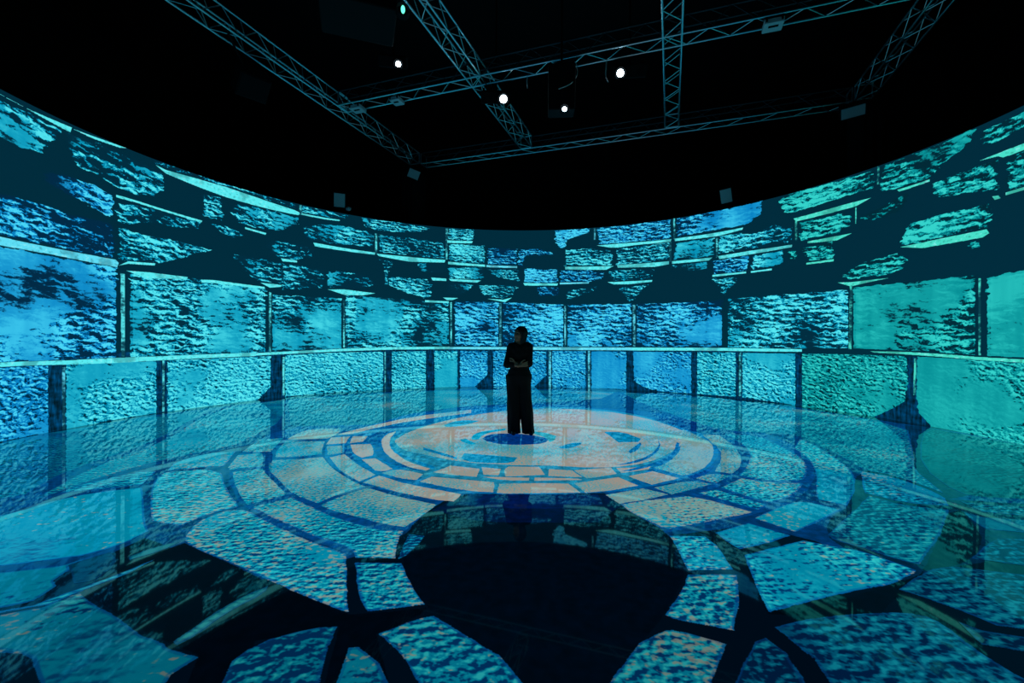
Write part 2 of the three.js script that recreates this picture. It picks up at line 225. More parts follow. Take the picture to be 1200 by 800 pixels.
// paving stones: [share of warm flecks, tone, share that is bright, smoothness, grain size, outline (x, z), gain]
const PAVERS = [
  [0.45,"c",0.7,0.2,0.6,[[-3.41,0.226],[-3.426,0.104],[-3.439,-0.109],[-3.422,-0.286],[-3.375,-0.422],[-3.241,-0.495],[-2.911,-0.505],[-2.836,-0.205],[-2.814,-0.049],[-2.818,0.072],[-2.827,0.16],[-2.841,0.218],[-2.982,0.257],[-3.378,0.289]]],
  [0.45,"c",0.7,0.3,0.6,[[-3.359,0.424],[-2.793,0.41],[-2.738,0.603],[-2.673,0.785],[-2.54,1.117],[-2.721,1.2],[-2.85,1.238],[-3.054,1.273],[-3.161,1.04],[-3.236,0.834]]],
  [0.55,"c",0.7,0.1,0.6,[[-3.003,1.409],[-2.787,1.375],[-2.654,1.338],[-2.469,1.26],[-2.332,1.474],[-2.219,1.638],[-2.088,1.82],[-1.933,2.004],[-1.757,2.189],[-1.651,2.295],[-1.58,2.352],[-1.709,2.486],[-1.78,2.6],[-1.862,2.798],[-2.084,2.656],[-2.232,2.525],[-2.459,2.263],[-2.702,1.966],[-2.823,1.811],[-2.891,1.712],[-2.945,1.6]]],
  [0.55,"c",0.7,0.1,0.6,[[-1.809,2.849],[-1.729,2.647],[-1.66,2.53],[-1.534,2.39],[-1.298,2.559],[-1.123,2.662],[-0.837,2.803],[-0.788,2.823],[-0.901,3.145],[-0.962,3.296],[-1.116,3.25],[-1.242,3.193],[-1.474,3.065],[-1.679,2.956],[-1.765,2.901]]],
  [0.2,"c",0.65,0.3,0.7,[[-3.779,0.327],[-3.495,0.207],[-3.318,0.777],[-3.252,1.004],[-3.613,1.013]]],
  [0.4,"c",0.65,0.1,0.7,[[-3.564,1.183],[-3.314,1.093],[-3.195,1.276],[-3.114,1.421],[-2.994,1.663],[-3.269,1.803],[-3.337,1.73],[-3.407,1.584]]],
  [0.3,"c",0.65,0.1,0.7,[[-3.19,1.898],[-2.928,1.763],[-2.73,2.02],[-2.554,2.231],[-2.245,2.584],[-2.458,2.849],[-2.672,2.609],[-2.849,2.382]]],
  [0.3,"c",0.7,0.5,0.8,[[-2.393,2.909],[-2.158,2.663],[-1.808,2.946],[-1.63,3.077],[-1.424,3.204],[-1.211,3.323],[-1.097,3.365],[-0.957,3.374],[-0.958,3.485],[-0.944,3.595],[-0.904,3.801],[-1.176,3.792],[-1.221,3.702],[-1.317,3.626],[-1.486,3.534],[-1.667,3.421],[-1.969,3.212]]],
  [0,"b",0.5,0.1,0.6,[[-0.903,3.433],[-0.77,3.461],[-0.81,3.665],[-0.838,3.749],[-0.884,3.812]]],
  [0.4,"c",0.7,0.25,0.9,[[-2.491,3.564],[-2.548,3.47],[-2.605,3.319],[-2.622,3.179],[-2.594,3.055],[-2.539,2.984],[-2.417,2.967],[-1.945,3.31],[-1.638,3.519],[-1.469,3.625],[-1.256,3.745],[-1.087,4.172],[-1.006,4.393],[-1.102,4.348],[-1.417,4.184],[-1.602,4.075],[-1.976,3.871],[-2.291,3.696],[-2.433,3.611]]],
  [0.22,"c",0.68,0.2,0.9,[[-3.608,2.477],[-3.763,2.246],[-3.922,1.944],[-3.663,1.819],[-3.501,1.816],[-3.29,1.931],[-2.959,2.371],[-2.767,2.605],[-2.508,2.89],[-2.634,3.037],[-2.686,3.137],[-2.72,3.289],[-2.998,3.227],[-3.323,2.843]]],
  [0.15,"c",0.6,0.1,0.9,[[-4.059,1.597],[-4.086,1.413],[-4.051,1.214],[-3.95,1.086],[-3.7,1.015],[-3.43,1.672],[-3.619,1.71],[-3.939,1.849]]],
  [0.03,"c",0.68,0.8,1.1,[[-4.594,3.675],[-4.362,3.23],[-4.265,2.991],[-4.254,2.863],[-4.208,2.741],[-4.123,2.628],[-3.999,2.532],[-3.752,2.417],[-3.469,2.739],[-3.141,3.13],[-3.004,3.285],[-2.884,3.401],[-2.892,3.583],[-2.938,3.692],[-3.02,3.791],[-3.313,3.903],[-4.011,4.082]]],
  [0.05,"c",0.6,0.4,1,[[-4.396,2.574],[-4.412,2.371],[-4.371,2.209],[-4.273,2.02],[-4.177,1.91],[-4.044,1.883],[-3.82,2.315],[-4.054,2.454],[-4.196,2.517]]],
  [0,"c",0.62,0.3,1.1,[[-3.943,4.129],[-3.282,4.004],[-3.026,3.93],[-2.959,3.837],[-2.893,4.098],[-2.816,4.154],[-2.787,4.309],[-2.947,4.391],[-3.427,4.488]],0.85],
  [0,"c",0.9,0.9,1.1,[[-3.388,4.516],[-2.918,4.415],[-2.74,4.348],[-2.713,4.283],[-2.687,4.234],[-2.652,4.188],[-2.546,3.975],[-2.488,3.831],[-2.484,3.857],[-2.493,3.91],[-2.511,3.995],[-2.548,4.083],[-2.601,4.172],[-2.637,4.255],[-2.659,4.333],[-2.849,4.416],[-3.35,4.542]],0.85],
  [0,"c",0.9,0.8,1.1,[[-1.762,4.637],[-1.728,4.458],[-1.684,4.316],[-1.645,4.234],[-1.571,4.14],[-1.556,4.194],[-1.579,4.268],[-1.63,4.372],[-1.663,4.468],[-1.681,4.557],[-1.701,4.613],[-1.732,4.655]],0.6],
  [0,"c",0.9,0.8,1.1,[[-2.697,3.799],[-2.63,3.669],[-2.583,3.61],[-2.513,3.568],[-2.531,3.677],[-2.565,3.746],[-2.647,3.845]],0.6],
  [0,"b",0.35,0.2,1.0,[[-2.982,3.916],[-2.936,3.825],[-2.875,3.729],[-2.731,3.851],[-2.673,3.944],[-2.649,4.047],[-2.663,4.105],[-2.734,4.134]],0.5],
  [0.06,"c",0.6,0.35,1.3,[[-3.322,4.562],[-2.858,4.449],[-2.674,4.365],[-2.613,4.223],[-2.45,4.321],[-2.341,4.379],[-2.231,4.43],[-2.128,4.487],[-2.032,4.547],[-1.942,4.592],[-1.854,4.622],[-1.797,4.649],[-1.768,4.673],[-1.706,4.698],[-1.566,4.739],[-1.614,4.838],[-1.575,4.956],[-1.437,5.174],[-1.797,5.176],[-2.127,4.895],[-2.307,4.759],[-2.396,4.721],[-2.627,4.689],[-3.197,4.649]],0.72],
  [0,"c",0.45,0.1,0.8,[[-7.215,0.543],[-7.235,0.008],[-7.08,-0.451],[-6.952,-1.147],[-6.687,-1.793],[-6.311,-2.329],[-5.371,-0.008],[-5.126,0.809],[-5.053,1.528],[-4.952,2.003],[-4.825,2.32],[-4.651,2.637],[-4.831,2.836],[-5.565,2.997]],0.8],
  [0.05,"c",0.55,0.1,0.8,[[-5.846,-1.412],[-6.133,-2.667],[-5.693,-3.618],[-5.568,-3.92],[-4.501,-1.773],[-4.165,-0.872],[-3.991,0.045],[-3.926,0.62],[-4.014,0.933],[-4.213,1.197],[-4.346,1.531],[-4.418,1.907],[-4.443,2.286],[-4.422,2.819],[-4.758,2.014],[-4.923,1.432],[-4.97,0.887],[-5.231,0.026]],0.85],
  [0.06,"c",0.55,0.1,0.6,[[-5.414,-3.776],[-4.062,-4.992],[-2.417,-5.858],[-0.37,-6.288],[0.877,-6.243],[2.845,-5.916],[2.158,-4.5],[1.206,-3.875],[-0.217,-3.461],[-1.235,-2.933],[-1.864,-2.33],[-2.226,-1.779],[-2.364,-1.276],[-2.469,-0.984],[-2.55,-0.865],[-2.888,-0.778],[-3.479,-0.723],[-3.779,-0.676],[-3.805,-0.621]],0.8],
  [0.75,"c",0.7,0.2,0.5,[[-2.789,-0.049],[-2.675,-0.392],[-2.564,-0.64],[-2.339,-1.049],[-2.172,-1.369],[-2.031,-1.574],[-1.775,-1.868],[-0.975,-2.529],[-0.94,-2.15],[-1.725,-1.438],[-2.071,-1.057],[-2.28,-0.741],[-2.431,-0.467],[-2.53,-0.23],[-2.63,-0.1]]],
  [0.75,"c",0.75,0.2,0.5,[[-2.808,0.16],[-2.564,0.065],[-2.464,0.507],[-2.706,0.59]]],
  [0.6,"c",0.7,0.2,0.5,[[-2.643,0.712],[-2.454,0.658],[-2.306,1.048],[-2.447,1.157]]],
  [0.75,"c",0.75,0.2,0.5,[[-2.377,1.278],[-2.249,1.111],[-2.111,1.312],[-1.955,1.535],[-1.824,1.699],[-1.598,1.96],[-1.685,2.194],[-1.874,2.003],[-1.979,1.882],[-2.06,1.77],[-2.166,1.611]]],
  [0.72,"c",0.75,0.2,0.5,[[-1.641,2.221],[-1.553,1.989],[-1.279,2.2],[-1.087,2.318],[-0.782,2.464],[-0.606,2.556],[-0.647,2.736],[-0.803,2.706],[-0.952,2.645],[-1.153,2.539],[-1.349,2.421]]],
  [0.75,"c",0.75,0.2,0.4,[[-2.526,0.064],[-2.296,0.058],[-2.248,0.396],[-2.404,0.505]]],
  [0.78,"c",0.75,0.3,0.4,[[-2.367,0.606],[-2.102,0.549],[-1.986,0.803],[-1.932,0.951],[-1.88,1.144],[-1.979,1.269],[-2.111,1.118],[-2.206,0.957]]],
  [0.75,"c",0.75,0.2,0.4,[[-1.952,1.347],[-1.799,1.305],[-1.6,1.563],[-1.474,1.734],[-1.525,1.809],[-1.568,1.826],[-1.646,1.803]]],
  [0.75,"c",0.75,0.2,0.4,[[-1.552,1.897],[-1.462,1.787],[-1.383,1.769],[-1.287,1.808],[-1.201,1.855],[-1.086,1.935],[-1.119,2.127],[-1.204,2.108],[-1.273,2.08],[-1.356,2.038],[-1.436,1.987]]],
  [0.85,"c",0.8,0.5,0.4,[[-1.072,2.183],[-0.977,2.023],[-0.295,2.196],[-0.3,2.492],[-0.501,2.459],[-0.625,2.421],[-0.801,2.339]]],
  [0.9,"c",0.85,0.6,0.4,[[-0.25,2.236],[0.091,2.216],[0.458,2.223],[0.539,2.489],[-0.119,2.525],[-0.267,2.515]]],
  [0.8,"c",0.8,0.4,0.4,[[0.521,2.208],[1.017,2.0],[1.163,2.264],[0.871,2.404],[0.73,2.459],[0.589,2.489]]],
  [0.8,"c",0.8,0.3,0.35,[[-1.952,0.571],[-2.016,0.322],[-2.046,0.066],[-2.04,-0.132],[-1.971,-0.328],[-1.927,0.136],[-1.877,0.399],[-1.808,0.63],[-1.721,0.844],[-1.618,1.043],[-1.516,1.218],[-1.415,1.374],[-1.284,1.52],[-1.05,1.725],[-1.085,1.792],[-1.258,1.695],[-1.379,1.585],[-1.511,1.424],[-1.635,1.241],[-1.752,1.035],[-1.858,0.812]]],
  [0.85,"c",0.8,0.5,0.35,[[-0.988,1.854],[-0.834,1.6],[-0.488,1.713],[-0.503,2.014],[-0.769,1.944]]],
  [0.85,"c",0.8,0.5,0.35,[[-0.474,1.645],[-0.245,1.725],[-0.267,1.964],[-0.435,1.937]]],
  [0.9,"c",0.85,0.6,0.35,[[-0.21,1.807],[-0.202,1.712],[-0.159,1.621],[0.197,1.631],[0.235,1.924],[-0.193,1.993]]],
  [0.88,"c",0.85,0.5,0.35,[[-0.439,2.013],[0.063,2.033],[0.059,2.12],[-0.142,2.123],[-0.265,2.097]]],
  [0.88,"c",0.85,0.5,0.35,[[0.117,2.032],[0.457,2.047],[0.582,2.063],[0.618,2.095],[0.112,2.133]]],
  [0.85,"c",0.85,0.5,0.35,[[0.298,1.714],[0.555,1.759],[0.631,2.007],[0.268,1.969]]],
  [0.85,"c",0.85,0.4,0.35,[[0.574,1.758],[1.026,1.631],[1.028,1.878],[0.679,2.05]]],
  [0.72,"c",0.8,0.15,0.5,[[-1.825,0.331],[-1.774,-0.156],[-1.662,-0.542],[-1.46,-0.996],[-1.219,-1.422],[-0.941,-1.8],[-0.549,-2.191],[-0.03,-2.593],[0.611,-2.763],[1.329,-2.673],[1.893,-2.359],[2.28,-1.862],[2.52,-1.328],[2.631,-0.778],[2.67,-0.411],[2.639,-0.076],[2.179,0.63],[1.948,0.949],[1.764,1.165],[1.575,1.342],[1.378,1.487],[1.177,1.58],[0.967,1.628],[0.72,1.629],[0.281,1.559],[-0.094,1.554],[-0.346,1.523],[-0.603,1.465],[-0.846,1.362],[-1.203,1.129],[-1.49,0.941],[-1.645,0.748]]],
  [0.58,"c",0.7,0.15,0.5,[[2.708,-0.601],[2.756,-0.299],[2.769,-0.057],[2.766,0.218],[2.706,0.498],[2.597,0.781],[2.452,1.077],[2.28,1.38],[2.12,1.6],[1.967,1.755],[1.855,1.853],[1.743,1.925],[1.512,1.656],[1.714,1.452],[1.855,1.273],[2.002,1.045],[2.129,0.809],[2.287,0.438]]],
  [0.75,"c",0.75,0.3,0.4,[[1.136,1.968],[1.455,1.773],[1.662,2.017],[1.311,2.235]]],
  [0.8,"c",0.75,0.3,0.35,[[1.081,1.647],[1.23,1.644],[1.334,1.625],[1.499,1.569],[1.442,1.691],[1.092,1.845]]],
  [0.58,"c",0.65,0.2,0.6,[[2.865,-0.206],[3.107,-0.15],[3.023,0.367],[2.938,0.696],[2.828,1.015],[2.715,1.274],[2.597,1.484],[2.486,1.649],[2.327,1.836],[2.162,1.759],[2.367,1.443],[2.504,1.189],[2.639,0.888],[2.746,0.516]]],
  [0.45,"c",0.65,0.2,0.6,[[1.837,2.014],[2.03,1.885],[2.14,1.86],[2.269,1.915],[1.98,2.182]]],
  [0.6,"c",0.7,0.3,0.5,[[1.307,2.327],[1.637,2.15],[1.796,2.119],[1.923,2.21],[1.543,2.448],[1.4,2.522]]],
  [0.2,"c",0.62,0.2,0.8,[[3.235,-0.28],[3.611,-0.149],[3.714,0.043],[3.662,0.455],[3.574,1.02],[3.461,1.335],[3.3,1.61],[3.16,1.82],[2.974,2.051],[2.7,2.099],[2.55,2.066],[2.363,1.913],[2.575,1.642],[2.729,1.417],[2.897,1.14],[3.031,0.857],[3.124,0.57],[3.188,0.255]]],
  [0.18,"c",0.65,0.2,0.8,[[2.335,2.004],[2.512,2.13],[2.651,2.169],[2.899,2.165],[2.669,2.422],[2.505,2.562],[2.242,2.732],[2.155,2.636],[2.088,2.534],[1.971,2.315],[2.236,2.093]]],
  [0.2,"c",0.65,0.2,0.8,[[1.895,2.367],[2.089,2.67],[2.171,2.775],[2.026,2.899],[1.678,2.482]]],
  [0.35,"c",0.7,0.2,0.8,[[0.859,2.796],[1.068,2.708],[1.367,2.615],[1.541,2.569],[1.694,2.663],[1.95,2.958],[1.656,3.081],[1.092,3.315],[0.995,3.152],[0.927,3.02],[0.893,2.931]]],
  [0.6,"c",0.7,0.2,0.6,[[0.764,2.557],[1.188,2.354],[1.367,2.523],[1.202,2.621],[1.072,2.684],[0.849,2.776]]],
  [0.08,"c",0.6,0.1,0.9,[[4.22,0.059],[4.165,0.468],[4.07,0.832],[3.93,1.257],[3.793,1.592],[3.654,1.857],[3.484,2.112],[3.289,2.355],[3.116,2.552],[2.886,2.785],[2.726,2.637],[2.865,2.407],[2.992,2.217],[3.157,1.989],[3.325,1.72],[3.501,1.4],[3.634,1.092],[3.756,0.652]]],
  [0.08,"c",0.65,0.4,0.9,[[1.887,3.087],[2.262,2.825],[2.445,2.718],[2.538,2.695],[2.629,2.737],[2.757,2.887],[2.455,3.096],[2.069,3.348]]],
  [0.15,"c",0.65,0.4,0.9,[[1.439,3.372],[1.787,3.183],[1.856,3.256],[1.985,3.409],[1.78,3.519],[1.657,3.575],[1.487,3.636],[1.47,3.597],[1.458,3.534]]],
  [0.2,"c",0.65,0.1,0.9,[[1.071,3.429],[1.331,3.44],[1.348,3.571],[1.34,3.695],[1.305,3.92],[1.008,3.934],[1.042,3.68]]],
  [0.2,"c",0.6,0.0,0.9,[[0.982,3.986],[1.295,3.983],[1.209,4.176],[1.135,4.314],[1.006,4.523],[0.805,4.463],[0.726,4.433],[0.698,4.406],[0.813,4.252],[0.885,4.146]],0.9],
  [0.04,"c",0.68,0.75,1.1,[[1.478,3.724],[2.026,3.495],[2.171,3.575],[2.292,3.623],[2.373,3.713],[2.489,3.917],[2.346,4.004],[2.246,4.052],[2.14,4.091],[2.023,4.127],[1.896,4.16],[1.767,4.199],[1.574,4.265],[1.398,4.327],[1.325,4.355],[1.276,4.378],[1.32,4.182]]],
  [0.02,"c",0.6,0.3,1.1,[[2.289,3.39],[2.738,3.002],[3.076,2.719],[3.293,2.525],[3.379,2.724],[3.484,2.809],[3.713,2.872],[3.406,3.152],[3.164,3.371],[3.006,3.503],[2.772,3.684],[2.582,3.839],[2.508,3.789],[2.46,3.733],[2.388,3.612],[2.302,3.512],[2.276,3.456]],0.8],
  [0,"b",0.5,0.2,1.1,[[2.178,4.137],[2.44,3.983],[2.586,3.911],[2.69,3.877],[2.766,3.865],[2.834,3.881],[3.689,4.139],[3.036,4.595],[2.574,4.522],[2.403,4.469],[2.382,4.412],[2.352,4.356],[2.291,4.274]],0.72],
  [0,"b",0.58,0.45,1.2,[[1.228,4.5],[1.449,4.43],[1.617,4.396],[1.804,4.375],[1.946,4.368],[2.042,4.375],[2.102,4.4],[2.125,4.443],[2.125,4.509],[2.106,4.594],[2.101,4.682],[2.114,4.815],[2.24,5.15],[1.14,5.157],[1.246,4.876],[1.282,4.728],[1.256,4.629]],0.75],
  [0,"b",0.45,0.3,1.2,[[2.229,4.442],[2.281,4.515],[2.464,4.572],[2.932,4.668],[2.772,4.779],[2.161,4.627]],0.65],
  [0,"b",0.5,0.3,1.1,[[3.009,3.754],[3.199,3.631],[3.33,3.55],[3.533,3.432],[4.522,3.558],[3.798,4.064]],0.75],
  [0,"b",0.55,0.4,1,[[3.783,2.93],[3.844,3.04],[4.17,3.102],[5.067,3.178],[4.684,3.446],[3.887,3.346],[3.623,3.272],[3.647,3.19],[3.69,3.096]],0.78],
  [0.03,"b",0.6,0.2,1,[[3.835,1.726],[4.003,1.889],[4.046,2.095],[4.027,2.374],[3.966,2.572],[3.821,2.77],[3.56,2.727],[3.435,2.648],[3.318,2.442]]],
  [0,"t",0.5,0.5,1,[[4.573,1.776],[5.039,1.153],[5.829,0.296],[6.487,-0.371],[7.023,-0.799],[7.222,0.43],[5.789,2.675],[4.742,2.61],[4.344,2.554],[4.26,2.486],[4.324,2.247]],0.75],
  [0,"b",0.5,0.5,1,[[4.023,2.66],[4.167,2.754],[4.544,2.805],[5.517,2.864],[5.166,3.109],[4.271,3.016],[3.976,2.907]],0.75],
  [0.05,"c",0.5,0.15,0.8,[[2.943,-5.818],[4.605,-4.864],[5.253,-4.335],[5.637,-3.79],[6.114,-2.795],[6.565,-1.865],[6.636,-1.333],[6.476,-0.64],[5.243,0.827],[4.829,1.306],[4.632,1.513],[4.409,1.851],[4.081,2.453],[4.102,2.037],[4.061,1.826],[3.96,1.715],[3.951,1.545],[4.043,1.303],[4.141,0.876],[4.255,0.172],[4.23,-0.26],[3.95,-0.3],[3.492,-0.485],[3.284,-0.798],[3.112,-1.656],[2.978,-2.736],[2.929,-3.713]],0.85],
  [0.2,"c",0.65,0.1,0.8,[[-1.152,3.861],[-0.847,3.869],[-0.722,4.122],[-0.602,4.319],[-0.908,4.384],[-0.967,4.29],[-1.025,4.169]],0.95],
  [0.12,"c",0.6,0.25,1.1,[[-0.789,4.565],[-0.66,4.473],[-0.595,4.437],[-0.536,4.425],[-0.376,4.555],[-0.179,4.713],[-0.077,4.879],[0.024,5.165],[-0.362,5.167],[-0.518,4.89],[-0.631,4.726]],0.85],
  [0.06,"c",0.5,0.2,1.1,[[-1.236,5.173],[-1.36,4.907],[-1.398,4.76],[-1.37,4.681],[-1.303,4.613],[-1.194,4.557],[-1.106,4.525],[-1.009,4.514],[-0.994,4.678],[-0.877,5.17]],0.75],
  [0.08,"c",0.52,0.4,1.1,[[-0.84,5.17],[-0.899,4.671],[-0.853,4.665],[-0.732,4.761],[-0.646,4.901],[-0.53,5.168]],0.78],
  [0.05,"c",0.52,0.1,1,[[0.099,5.164],[0.345,4.813],[0.497,4.628],[0.591,4.561],[0.657,4.524],[0.691,4.521],[0.762,4.546],[0.918,4.626],[0.537,5.161]],0.8],
  [0,"b",0.42,0.1,1,[[0.606,5.161],[0.911,4.785],[1.07,4.609],[1.143,4.58],[1.178,4.688],[1.146,4.851],[1.046,5.158]],0.7],
  [0,"c",0.55,0.3,1.1,[[-2.248,6.034],[-1.273,5.888],[-1.403,6.588],[-2.016,6.589]],0.7],
  [0,"c",0.55,0.3,1.1,[[-1.184,5.889],[0.223,5.728],[-0.227,6.928],[-1.314,6.589]],0.7],
  [0,"c",0.55,0.3,1.1,[[0.319,5.733],[1.045,6.001],[1.047,6.729],[-0.132,6.933]],0.7]
];
// grounds between the stones and gaps among them: [colour, outline]
const GROUNDS = [
  [[0,52,104],[[-7.215,0.543],[-6.934,-1.592],[-6.019,-3.324],[-4.946,-4.552],[-3.391,-5.653],[-1.625,-6.334],[1.022,-6.474],[3.887,-5.517],[5.193,-4.595],[6.273,-3.04],[6.873,-1.289],[7.222,-0.438],[7.225,0.386],[4.522,3.558],[3.229,3.763],[2.693,3.882],[2.303,4.041],[2.237,3.715],[2.114,3.504],[1.905,3.323],[1.594,3.28],[1.037,3.437],[0.904,2.974],[0.766,2.509],[-0.144,2.507],[-0.556,2.642],[-0.754,2.888],[-0.871,3.136],[-0.919,3.381],[-1.011,3.579],[-1.141,3.741],[-1.328,3.888],[-1.674,4.085],[-2.815,3.517],[-2.885,3.973],[-3.119,4.148],[-3.719,4.285]]],
  [[0,66,128],[[-3.024,2.219],[-3.395,1.619],[-3.61,1.035],[-3.767,0.435],[-3.834,-0.145],[-3.665,-0.698],[-2.957,-1.453],[-0.973,-3.133],[0.852,-3.37],[2.552,-2.52],[3.533,-1.512],[3.914,-0.48],[3.884,0.45],[3.581,1.265],[3.2,1.905],[2.766,2.421],[2.419,2.735],[2.115,2.912],[1.726,3.098],[1.057,3.377],[0.766,2.509],[-0.447,2.506],[-0.938,3.343],[-1.223,3.757],[-2.044,3.238],[-2.57,2.789]]],
  [[0,98,160],[[-2.473,1.199],[-2.664,0.688],[-2.756,0.1],[-2.646,-0.548],[-2.275,-1.258],[-1.636,-2.022],[-0.672,-2.833],[0.63,-3.006],[2.006,-2.472],[2.73,-1.486],[2.872,-0.318],[2.779,0.49],[2.521,1.075],[2.223,1.536],[1.89,1.907],[1.476,2.198],[0.987,2.427],[0.418,2.539],[-0.606,2.556],[-1.09,2.565],[-1.436,2.407],[-1.853,2.047],[-2.206,1.646]]],
  [[26,128,164],[[-1.941,0.441],[-1.829,-0.218],[-1.688,-0.667],[-1.477,-1.096],[-1.013,-1.702],[-0.209,-2.558],[0.63,-3.006],[1.365,-2.912],[1.942,-2.582],[2.336,-2.062],[2.563,-1.459],[2.681,-0.53],[2.218,0.542],[1.934,1.036],[1.649,1.403],[1.407,1.742],[1.204,2.055],[0.96,2.281],[0.672,2.439],[0.331,2.517],[-0.078,2.524],[-0.452,2.446],[-0.811,2.273],[-1.125,2.011],[-1.403,1.63],[-1.643,1.201]]],
  [[0,34,62],[[3.393,2.197],[3.642,1.919],[3.894,1.725],[5.106,0.762],[5.875,0.044],[6.819,-1.096],[7.173,-0.948],[4.277,2.497],[3.954,2.617],[5.517,2.864],[4.522,3.558],[3.229,3.763],[2.693,3.882],[2.303,4.041],[2.243,3.678],[2.264,3.449],[2.361,3.265],[2.54,3.068],[2.815,2.857],[3.096,2.575]]],
  [[0,80,150],[[-4.444,-2.076],[-3.919,-2.504],[-3.356,-2.612],[-2.614,-2.525],[-2.048,-2.378],[-1.477,-2.079],[-1.89,-1.625],[-2.127,-1.284],[-2.329,-0.91],[-2.672,-0.729],[-3.17,-0.713],[-3.531,-0.758],[-3.88,-0.92]]],
  [[0,40,110],[[2.511,-1.545],[3.188,-1.846],[3.637,-1.958],[4.275,-1.98],[3.395,-0.221],[2.968,-0.305],[2.795,-0.482],[2.701,-0.969]]],
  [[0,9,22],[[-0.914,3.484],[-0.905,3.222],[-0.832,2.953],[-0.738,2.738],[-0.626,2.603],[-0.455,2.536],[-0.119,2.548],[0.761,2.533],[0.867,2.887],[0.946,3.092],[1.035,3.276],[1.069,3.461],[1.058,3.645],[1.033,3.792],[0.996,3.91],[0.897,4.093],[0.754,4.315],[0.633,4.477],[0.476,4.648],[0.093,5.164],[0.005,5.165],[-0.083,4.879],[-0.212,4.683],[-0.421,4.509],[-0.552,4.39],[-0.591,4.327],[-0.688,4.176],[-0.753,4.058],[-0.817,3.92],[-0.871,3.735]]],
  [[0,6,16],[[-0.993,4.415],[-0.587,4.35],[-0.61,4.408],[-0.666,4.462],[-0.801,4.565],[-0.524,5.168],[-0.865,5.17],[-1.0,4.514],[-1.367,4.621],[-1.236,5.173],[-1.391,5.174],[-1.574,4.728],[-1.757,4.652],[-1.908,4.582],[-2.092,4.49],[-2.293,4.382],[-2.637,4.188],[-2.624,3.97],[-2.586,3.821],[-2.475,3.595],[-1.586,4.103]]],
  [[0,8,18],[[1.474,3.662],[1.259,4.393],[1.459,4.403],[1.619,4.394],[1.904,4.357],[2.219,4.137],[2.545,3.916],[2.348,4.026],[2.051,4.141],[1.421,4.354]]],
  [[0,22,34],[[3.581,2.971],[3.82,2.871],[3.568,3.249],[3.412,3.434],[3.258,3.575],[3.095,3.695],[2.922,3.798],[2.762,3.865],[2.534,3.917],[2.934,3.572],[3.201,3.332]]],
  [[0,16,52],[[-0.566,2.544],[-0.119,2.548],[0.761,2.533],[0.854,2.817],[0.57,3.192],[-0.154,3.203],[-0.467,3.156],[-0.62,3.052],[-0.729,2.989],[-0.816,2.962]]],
  [[0,24,78],[[-0.526,2.543],[-0.119,2.548],[0.695,2.534],[0.695,2.778],[0.417,2.874],[0.16,2.903],[-0.175,2.898],[-0.41,2.872],[-0.616,2.799]]]
];
